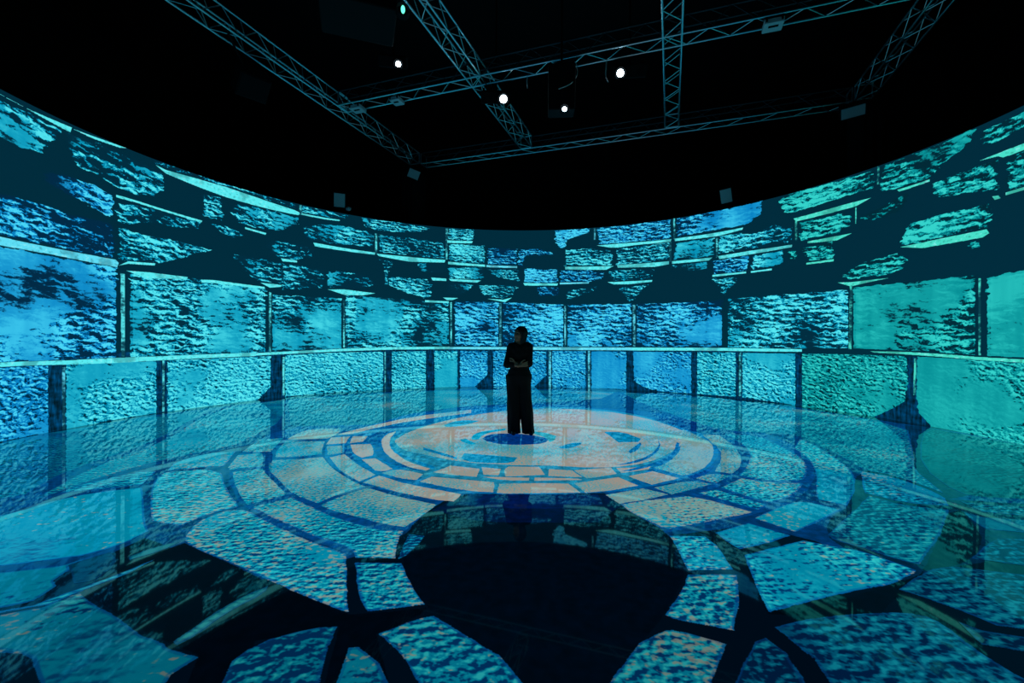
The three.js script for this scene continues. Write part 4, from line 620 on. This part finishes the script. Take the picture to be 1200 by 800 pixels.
function column(p, label) {
  const g = thing('draped_column', label, 'column', [p.x, 0, p.z], 'columns under the truss frame');
  const s = new THREE.Shape(), n = 40; for (let i = 0; i <= n; i++) { const a = i / n * 2 * Math.PI, r = .31 + .018 * Math.cos(a * 12), q = Math.pow(Math.pow(Math.abs(Math.cos(a)), 6) + Math.pow(Math.abs(Math.sin(a)), 6), -1 / 6); s[i ? 'lineTo' : 'moveTo'](Math.cos(a) * r * q, Math.sin(a) * r * q); }
  const e = new THREE.ExtrudeGeometry(s, { depth: TH - .12, bevelEnabled: false }).rotateX(-Math.PI / 2).translate(0, .0, 0);
  mesh('drape', e, M.black, g); mesh('base_plate', rbox(.8, .03, .8, .008, 0, .003, 0), M.casing, g); mesh('top_plate', rbox(.5, .08, .5, .01, 0, TH - .08, 0), M.casing, g);
  g.rotation.y = Math.atan2(-Cv.z, Cv.x);
}
column(on(LB, -.35, .3), 'black draped column under the truss corner with the tilted loudspeaker');
column(on(RB, .2, .2), 'black draped column under the truss corner with the rectangular loudspeaker');

// ---------------------------------------------------------------- projectors with lit lenses
function projector(label, lens, aim, size, o = {}) {
  const g = thing('projector', label, 'projector', [lens[0], lens[1], lens[2]], 'projectors hung over the floor'), [w, h, d] = size;
  const look = V(...aim).sub(V(...lens)).normalize(), body = new THREE.Group();
  const yaw = Math.atan2(look.x, look.z), q = new THREE.Quaternion().setFromEuler(new THREE.Euler(-Math.asin(look.y) * (o.tilt ?? 1), yaw, 0, 'YXZ'));
  const add = (n, geo, m, parent = g) => { geo.applyQuaternion(q); return mesh(n, geo, m, parent); };
  const ox = o.ox ?? 0, oy = o.oy ?? 0, lr = o.r ?? .055;
  const shell = add('casing', rbox(w, h, d, .03, ox, oy, -d / 2 - .07), M.casing);
  const barrel = add('lens_barrel', new THREE.CylinderGeometry(lr + .035, lr + .045, .1, 24, 1, true).rotateX(Math.PI / 2).translate(0, 0, -.035), M.blackPaint);
  const l = add('lamp_lens', new THREE.SphereGeometry(lr, 20, 12).scale(o.green ? .5 : 1, 1, .45).translate(0, 0, -.005), o.green ? M.lensGreen : M.lens, barrel); l.userData.label = 'brightly lit lens';
  for (let k = 0; k < 5; k++) add('vent_slat', rbox(.012, h * .55, .012, .003, ox + w * (.2 + .045 * k), oy, -.068), M.blackPaint, shell);
  for (const s of [-1, 1]) add('bracket', rbox(.03, .05, d * .7, .006, ox + s * w * .42, oy + h / 2 + .02, -d / 2 - .07), M.casing);
  const c = V(ox, oy + h / 2, -d / 2 - .07).applyQuaternion(q);
  mesh('hanging_pole', tube(c, V(c.x, hall.h - lens[1], c.z), .022, 8), M.blackPaint, g);
  const spot = new THREE.SpotLight(o.green ? 0x60ffd0 : 0x60c8ff, o.power ?? 1.2, 0, .5, .5); spot.position.set(0, 0, 0); spot.castShadow = true; spot.shadow.radius = 2;
  spot.target.position.copy(look.clone().multiplyScalar(3)); g.add(spot); g.add(spot.target);
  return g;
}
projector('black projector with the brightest lens, below the crossing of two trusses', [-.335, 6.46, -2.5], [-.13, .5, 7.5], [.62, .24, .6], { r: .075, ox: -.16, oy: .02 });
projector('black projector with an oval bright lens below the cross truss with the grey boxes', [1.9, 6.54, -1.71], [.8, .8, 7.6], [.6, .24, .55], { r: .066, ox: .2, oy: .02 });
projector('upright black projector hiding a stretch of the cross truss, small round lens', [.81, 5.70, -1.41], [.2, .6, 7.4], [.5, .8, .5], { r: .042, ox: -.05, oy: .42, tilt: .3 });
projector('small black projector hanging alone, its lens a small white dot', [-2.19, 6.38, -1.21], [-.6, .6, 7.4], [.5, .2, .45], { r: .046, ox: -.1, oy: .02 });
projector('wide black projector with a greenish lens under a broad flat casing', [-1.76, 6.32, .2], [.6, 4.6, 7], [1.1, .22, .9], { r: .06, ox: -.62, oy: .12, green: true, tilt: 0 });

// ---------------------------------------------------------------- loudspeakers and small fittings
function speaker(label, c, aim, [w, h, d], hang) {
  const g = thing('loudspeaker', label, 'loudspeaker', c, 'loudspeakers round the room'), look = V(...aim).sub(V(...c)).normalize();
  const q = new THREE.Quaternion().setFromEuler(new THREE.Euler(-Math.asin(look.y), Math.atan2(look.x, look.z), hang.roll ?? 0, 'YXZ')), add = (n, geo, m) => { geo.applyQuaternion(q); return mesh(n, geo, m, g); };
  add('cabinet', rbox(w + .05, h + .05, d, .02, 0, 0, -d / 2), M.casing);
  add('front_grille', rbox(w, h, .02, .006, 0, 0, .006), hang.dark ? M.casing : M.grille).userData.label = hang.dark ? 'black front grille' : 'pale grey front grille';
  add('yoke', rbox(w + .12, .035, .04, .008, 0, 0, -d - .01), M.casing);
  const back = V(0, 0, -d - .01).applyQuaternion(q), to = V(...hang.to).sub(V(...c));
  mesh('mounting_arm', tube(back, to, .018, 8), M.casing, g);
  return g;
}
speaker('small upright loudspeaker above the rim beside the tiny rim sensor', [-4.84, 5.23, -5.36], [-1.5, 1.2, 3], [0.28, 0.36, 0.25], { to: [-4.90, 4.9, -5.46] });
speaker('tilted loudspeaker hung under the truss corner over the black column', [-3.18, 6.54, -6.96], [0.5, 0, 2], [0.34, 0.26, 0.25], { roll: -.25, to: [-3.09, 6.85, -7.3] });
speaker('small upright loudspeaker above the rim, alone on its side of the wall', [5.39, 5.22, -4.78], [1.5, 0.6, 3], [0.26, 0.35, 0.25], { roll: .12, to: [5.47, 4.9, -4.88] });
speaker('rectangular loudspeaker hung under the corner of the dim truss', [7.24, 6.45, -2.91], [3.5, 0, 4], [0.42, 0.22, 0.25], { roll: .1, to: [7.6, 6.85, -3.3] });
speaker('black loudspeaker hung below the truss, hardly visible against the ceiling', [-5.12, 6.27, -1.81], [-1, 0, 2], [0.5, 0.42, 0.4], { dark: true, to: [-5.12, 6.85, -.95] });

// small wall-top sensor
{
  const t = rad(-23.5), g = thing('rim_sensor', 'tiny round sensor on a stalk on the rim of the curved wall', 'sensor', [-4.692, 4.912, -5.618]);
  mesh('stalk', tube(V(0, 0, 0), V(0, .12, 0), .012, 8), M.casing, g); mesh('head', new THREE.SphereGeometry(.075, 16, 10).scale(1, .8, 1).translate(0, .16, 0), M.grille, g); mesh('foot', rbox(.1, .012, .1, .004, 0, .008, 0), M.casing, g);
}
// grey boxes clamped on the cross truss
function terminal(c, label, w = .3) {
  const p = on(LB, c, -3.62), g = thing('terminal_box', label, 'box', [p.x, TH - .02, p.z], 'boxes on the cross truss'); p.addScaledVector(Dv, 0);
  const q = new THREE.Quaternion().setFromUnitVectors(V(1, 0, 0), Cv), add = (n, geo, m) => { geo.applyQuaternion(q); return mesh(n, geo, m, g); };
  add('case', rbox(w, .08, .26, .012, 0, -.055, 0), M.box); for (const e of [-1, 1]) add('clamp', rbox(.03, .1, .3, .008, e * w * .38, -.02, 0), M.casing); add('display_slot', rbox(w * .5, .012, .05, .003, 0, -.096, .03), M.casing);
}
terminal(0.61, 'grey box clamped to the cross truss near the truss with the hanging black box');
terminal(1.67, 'smaller grey box on the cross truss between two truss crossings', .24);
terminal(9.04, 'grey box with dark slot on the far end of the cross truss');
// loose cables
function cable(label, pts, r = .01) { const o = mesh('hanging_cable', new THREE.TubeGeometry(new THREE.CatmullRomCurve3(pts.map((p) => V(...p))), 24, r, 6), M.box, scene); o.userData = { label, category: 'cable', group: 'cables under the cross truss' }; }
cable('thin grey cable hanging in a loop beside the upright projector', [[1.06,6.86,-1.88],[1.1,6.78,-1.91],[1.04,6.38,-1.56],[0.88,6.1,-1.33],[0.69,6.01,-1.31]]);
cable('short grey cable end beside the oval-lens projector', [[1.66,6.86,-1.82],[1.64,6.68,-1.76],[1.63,6.56,-1.76],[1.64,6.42,-1.71],[1.67,6.37,-1.71]]);
cable('short straight cable end between the brightest and the upright projector', [[0.16,6.86,-2.39],[0.14,6.59,-2.11],[0.15,6.47,-2.11]]);

// ---------------------------------------------------------------- the visitor in the middle of the room
function fieldMesh(lo, hi, cell, f) {                         // surface where f = 0 (f is a distance, negative inside)
  const size = Math.ceil(Math.max(hi[0] - lo[0], hi[1] - lo[1], hi[2] - lo[2]) / cell) + 4;
  const mc = new MarchingCubes(size, new THREE.MeshBasicMaterial(), false, false, 160000); mc.isolation = 0;
  const dx = (hi[0] - lo[0]) / (size - 4), dy = (hi[1] - lo[1]) / (size - 4), dz = (hi[2] - lo[2]) / (size - 4);
  for (let k = 0; k < size; k++) for (let j = 0; j < size; j++) for (let i = 0; i < size; i++)
    mc.field[i + size * (j + size * k)] = -f(lo[0] + (i - 2) * dx, lo[1] + (j - 2) * dy, lo[2] + (k - 2) * dz);
  mc.update();
  const n = mc.count, p = new Float32Array(n * 3), half = size / 2;
  for (let i = 0; i < n; i++) { p[3 * i] = lo[0] + (mc.positionArray[3 * i] * half + half - 2) * dx; p[3 * i + 1] = lo[1] + (mc.positionArray[3 * i + 1] * half + half - 2) * dy; p[3 * i + 2] = lo[2] + (mc.positionArray[3 * i + 2] * half + half - 2) * dz; }
  let g = new THREE.BufferGeometry(); g.setAttribute('position', new THREE.BufferAttribute(p, 3)); g = mergeVertices(g, 1e-5); g.computeVertexNormals(); return g;
}
const smin = (a, b, k) => { const h = Math.max(k - Math.abs(a - b), 0) / k; return Math.min(a, b) - h * h * k * .25; };
function cap(x, y, z, a, b, ra, rb) {                         // tapered capsule
  const bx = b[0] - a[0], by = b[1] - a[1], bz = b[2] - a[2], px = x - a[0], py = y - a[1], pz = z - a[2];
  let t = (px * bx + py * by + pz * bz) / (bx * bx + by * by + bz * bz); t = t < 0 ? 0 : t > 1 ? 1 : t;
  return Math.hypot(px - bx * t, py - by * t, pz - bz * t) - (ra + (rb - ra) * t);
}
const ell = (x, y, z, c, r) => { const a = (x - c[0]) / r[0], b = (y - c[1]) / r[1], d = (z - c[2]) / r[2], k = Math.hypot(a, b, d); return (k - 1) * Math.min(r[0], r[1], r[2]); };
const chain = (x, y, z, list, k = .03) => { let d = 9; for (const c of list) d = smin(d, cap(x, y, z, ...c), k); return d; };
// joints: x to the visitor's left, y up, z forward
const J = { hipR: [-.085, .86, 0], hipL: [.075, .86, -.005], kneeR: [-.085, .47, .02], kneeL: [.1, .47, .02], ankR: [-.085, .07, -.02], ankL: [.145, .075, -.015],
  shR: [-.135, 1.335, 0], shL: [.13, 1.345, -.01], elR: [-.2, 1.085, .07], elL: [.135, 1.1, .08], wrR: [-.01, 1.075, .17], wrL: [-.07, 1.105, .135], neck: [-.015, 1.4, -.005], head: [-.005, 1.545, .01] };
const TR = new THREE.Quaternion().setFromEuler(new THREE.Euler(-.16, -.8, -.12, 'YXZ')), TI = TR.clone().invert(), hv = new THREE.Vector3();
const HC = V(...J.head);
const torso = (x, y, z, o) => { let d = ell(x, y, z, [-.005, 1.25, 0], [.15 + o, .17, .098 + o]); d = smin(d, ell(x, y, z, [-.015, 1.03, 0], [.118 + o, .18, .088 + o]), .08); d = smin(d, ell(x, y, z, [-.01, .9, -.005], [.155 + o, .13, .108 + o]), .08); d = smin(d, cap(x, y, z, [-.13, 1.35, -.005], [.125, 1.355, -.01], .048 + o, .048 + o), .06); return d; };
const arms = (x, y, z, o, cut) => {
  let d = Math.min(chain(x, y, z, [[J.shR, J.elR, .05 + o, .04 + o]]), chain(x, y, z, [[J.shL, J.elL, .05 + o, .04 + o]]));
  if (!cut) d = Math.min(d, smin(cap(x, y, z, J.shR, J.elR, .05 + o, .04 + o), cap(x, y, z, J.elR, J.wrR, .038 + o, .026 + o), .03), smin(cap(x, y, z, J.shL, J.elL, .05 + o, .04 + o), cap(x, y, z, J.elL, J.wrL, .038 + o, .026 + o), .03)); return d; };
const bodyG = fieldMesh([-.3, .02, -.2], [.3, 1.52, .3], .0115, (x, y, z) => {
  let d = torso(x, y, z, 0);
  d = smin(d, chain(x, y, z, [[J.hipR, J.kneeR, .085, .06], [J.kneeR, J.ankR, .056, .038]]), .05); d = smin(d, chain(x, y, z, [[J.hipL, J.kneeL, .085, .06], [J.kneeL, J.ankL, .056, .038]]), .05);
  d = Math.min(d, cap(x, y, z, [J.ankR[0], .06, -.03], [J.ankR[0] - .01, .045, .12], .036, .03), cap(x, y, z, [J.ankL[0], .06, -.03], [J.ankL[0] + .02, .045, .12], .036, .03));
  d = smin(d, cap(x, y, z, [-.005, 1.36, -.012], [-.008, 1.5, .0], .058, .05), .05);
  return smin(d, arms(x, y, z, 0, false), .02);
});
const headF = (x, y, z) => {                                  // face looks along +z of the turned head
  hv.set(x, y, z).sub(HC).applyQuaternion(TI); const a = hv.x, b = hv.y, c = hv.z;
  let d = ell(a, b, c, [0, .03, -.012], [.074, .092, .092]);
  d = smin(d, ell(a, b, c, [0, -.045, .025], [.052, .062, .06]), .05); d = smin(d, ell(a, b, c, [0, -.088, .058], [.024, .02, .022]), .03);
  d = smin(d, cap(a, b, c, [0, .012, .084], [0, -.026, .102], .008, .0125), .014); d = smin(d, cap(a, b, c, [-.011, -.03, .09], [.011, -.03, .09], .008, .008), .01);
  for (const s of [-1, 1]) { d = smin(d, cap(a, b, c, [s * .016, .028, .083], [s * .042, .026, .07], .009, .009), .012); d = Math.max(d, -ell(a, b, c, [s * .03, .008, .089], [.014, .009, .012])); d = smin(d, ell(a, b, c, [s * .076, -.005, -.01], [.009, .03, .018]), .01); d = smin(d, ell(a, b, c, [s * .035, -.02, .06], [.02, .02, .02]), .02); }
  d = smin(d, cap(a, b, c, [-.016, -.054, .083], [.016, -.054, .083], .007, .007), .008); d = smin(d, cap(a, b, c, [-.014, -.066, .082], [.014, -.066, .082], .007, .007), .006);
  d = Math.max(d, -cap(a, b, c, [-.02, -.06, .093], [.02, -.06, .093], .0022, .0022));
  return smin(d, cap(a, b, c, [0, -.05, -.02], [0, -.13, -.035], .05, .05), .03);
};
const headG = fieldMesh([-.15, 1.38, -.14], [.14, 1.69, .16], .0042, headF);
function handF(wrist, dir, up, curl) {                        // palm, four fingers of different length, thumb leaving the side of the palm
  const d = V(...dir).normalize(), u = V(...up).addScaledVector(d, -V(...up).dot(d)).normalize(), n = d.clone().cross(u).normalize(), w = V(...wrist), parts = [];
  const pt = (a, b, c) => { const p = w.clone().addScaledVector(d, a).addScaledVector(u, b).addScaledVector(n, c); return [p.x, p.y, p.z]; };
  [[.029, .068], [.01, .076], [-.009, .07], [-.026, .056]].forEach(([b, l]) => {
    const k0 = pt(.086, b, 0), k1 = pt(.086 + l * .48, b * 1.08, -l * .16 * curl), k2 = pt(.086 + l * .76, b * 1.08, -l * .42 * curl), k3 = pt(.086 + l * .9, b * 1.05, -l * .72 * curl);
    parts.push([pt(.02, b * .6, 0), k0, .014, .0115], [k0, k1, .0105, .0092], [k1, k2, .0092, .0084], [k2, k3, .0084, .0076]);
  });
  parts.push([pt(.015, .018, 0), pt(.045, .05, -.006), .015, .0115], [pt(.045, .05, -.006), pt(.075, .066, -.014), .0112, .0095], [pt(.075, .066, -.014), pt(.097, .064, -.02), .0095, .008]);
  return (x, y, z) => { let e = cap(x, y, z, pt(-.03, 0, 0), pt(.02, 0, 0), .025, .024); for (const c of parts) e = smin(e, cap(x, y, z, ...c), .006); return e; };
}
const bounds = (w, r) => [[w[0] - r, w[1] - r, w[2] - r], [w[0] + r, w[1] + r, w[2] + r]];
const h1 = fieldMesh(...bounds([.045, 1.085, .15], .115), .0034, handF(J.wrR, [.9, .16, -.12], [0, 1, .1], 1)), h2 = fieldMesh(...bounds([-.13, 1.12, .12], .115), .0034, handF(J.wrL, [-.85, .15, -.25], [0, 1, .1], -.8));
const skin = new THREE.MeshStandardMaterial({ name: 'skin', color: 0x9a7358, roughness: .6 }), cloth = new THREE.MeshStandardMaterial({ name: 'black woven cloth', color: 0x050506, roughness: .95 }), hairM = new THREE.MeshStandardMaterial({ name: 'dark hair', color: 0x0a0808, roughness: .6 }), leather = new THREE.MeshStandardMaterial({ name: 'black leather', color: 0x060606, roughness: .5 });
const person = thing('person', 'person in black top and wide trousers standing with crossed arms, head turned aside', 'person', [.0, .0024, -.2]);
mesh('body', mergeGeometries([bodyG, headG, h1, h2]), skin, person);
const topG = fieldMesh([-.31, .84, -.2], [.29, 1.46, .26], .0095, (x, y, z) => {
  const fold = .006 * Math.sin(y * 60 + x * 18) * Math.sin(x * 30 + z * 20);
  let d = smin(torso(x, y, z, .022) + fold, arms(x, y, z, .02, true), .025); d = Math.max(d, .88 - y + .01 * Math.sin(x * 20));
  d = Math.max(d, -cap(x, y, z, [-.008, 1.41, .0], [-.008, 1.6, .01], .066, .07));
  const s = smin(cap(x, y, z, J.elR, [-.11, 1.08, .12], .054, .046), cap(x, y, z, J.elL, [.045, 1.102, .108], .054, .048), .01);
  return smin(d, s, .02);
});
mesh('top', topG, cloth, person).userData.label = 'black loose top with sleeves past the elbow';
const trG = fieldMesh([-.27, .005, -.2], [.28, 1.03, .2], .01, (x, y, z) => {
  const leg = (h, a, r0, r1) => { const t = Math.min(1, Math.max(0, (h[1] + .02 - y) / (h[1] - .01))), cx = h[0] + (a[0] - h[0]) * t, cz = h[2] + (a[2] - h[2]) * t, an = Math.atan2(z - cz, x - cx); return (Math.hypot(x - cx, (z - cz) * .92) - (r0 + (r1 - r0) * t + .005 * t * Math.sin(an * 7 + y * 6) + .004 * Math.sin(an * 4 - y * 14))) * .8; };
  let d = smin(leg([-.108, .88, 0], [-.09, 0, .01], .105, .1), leg([.055, .88, 0], [.132, 0, .015], .105, .096), .015); d = Math.max(d, y - .9, .012 - y);
  return smin(d, Math.max(torso(x, y, z, .026), y - 1.0, .74 - y), .06);
});
mesh('trousers', trG, cloth, person).userData.label = 'black wide-legged trousers';
const hairG = fieldMesh([-.16, 1.36, -.18], [.16, 1.72, .17], .0055, (x, y, z) => {
  hv.set(x, y, z).sub(HC).applyQuaternion(TI); const a = hv.x, b = hv.y, c = hv.z, st = .0035 * Math.sin(Math.atan2(a, -c) * 26 + b * 30);
  let d = ell(a, b, c, [0, .04, -.022], [.09, .1, .105]); d = smin(d, ell(a, b, c, [0, -.06, -.052], [.088, .12, .068]), .04); for (const s of [-1, 1]) d = smin(d, cap(a, b, c, [s * .074, .04, .01], [s * .07, -.12, -.005], .026, .02), .03);
  d += st; d = Math.max(d, -ell(a, b, c, [0, -.05, .115], [.062, .125, .1])); return Math.max(d, -(headF(x, y, z) + .004));
});
mesh('hair', hairG, hairM, person).userData.label = 'dark chin-length hair';
for (const s of [-1, 1]) { const e = new THREE.SphereGeometry(.0105, 12, 8).translate(s * .03, .009, .079).applyQuaternion(TR).translate(HC.x, HC.y, HC.z); mesh('eye', e, new THREE.MeshStandardMaterial({ name: 'eye', color: 0x2a2622, roughness: .2 }), person); }
for (const [a, t] of [[J.ankR, -.012], [J.ankL, .03]]) {
  const g = fieldMesh([a[0] - .09, -.01, -.12], [a[0] + .1, .12, .22], .006, (x, y, z) => Math.max(smin(cap(x, y, z, [a[0], .05, -.05], [a[0], .06, .02], .046, .046), cap(x, y, z, [a[0], .042, .02], [a[0] + t, .036, .15], .046, .036), .03), -y));
  mesh('shoe', g, leather, person);
}
scene.traverse((o) => { if (o.isMesh) o.castShadow = o.receiveShadow = true; });
renderer.render(scene, camera);
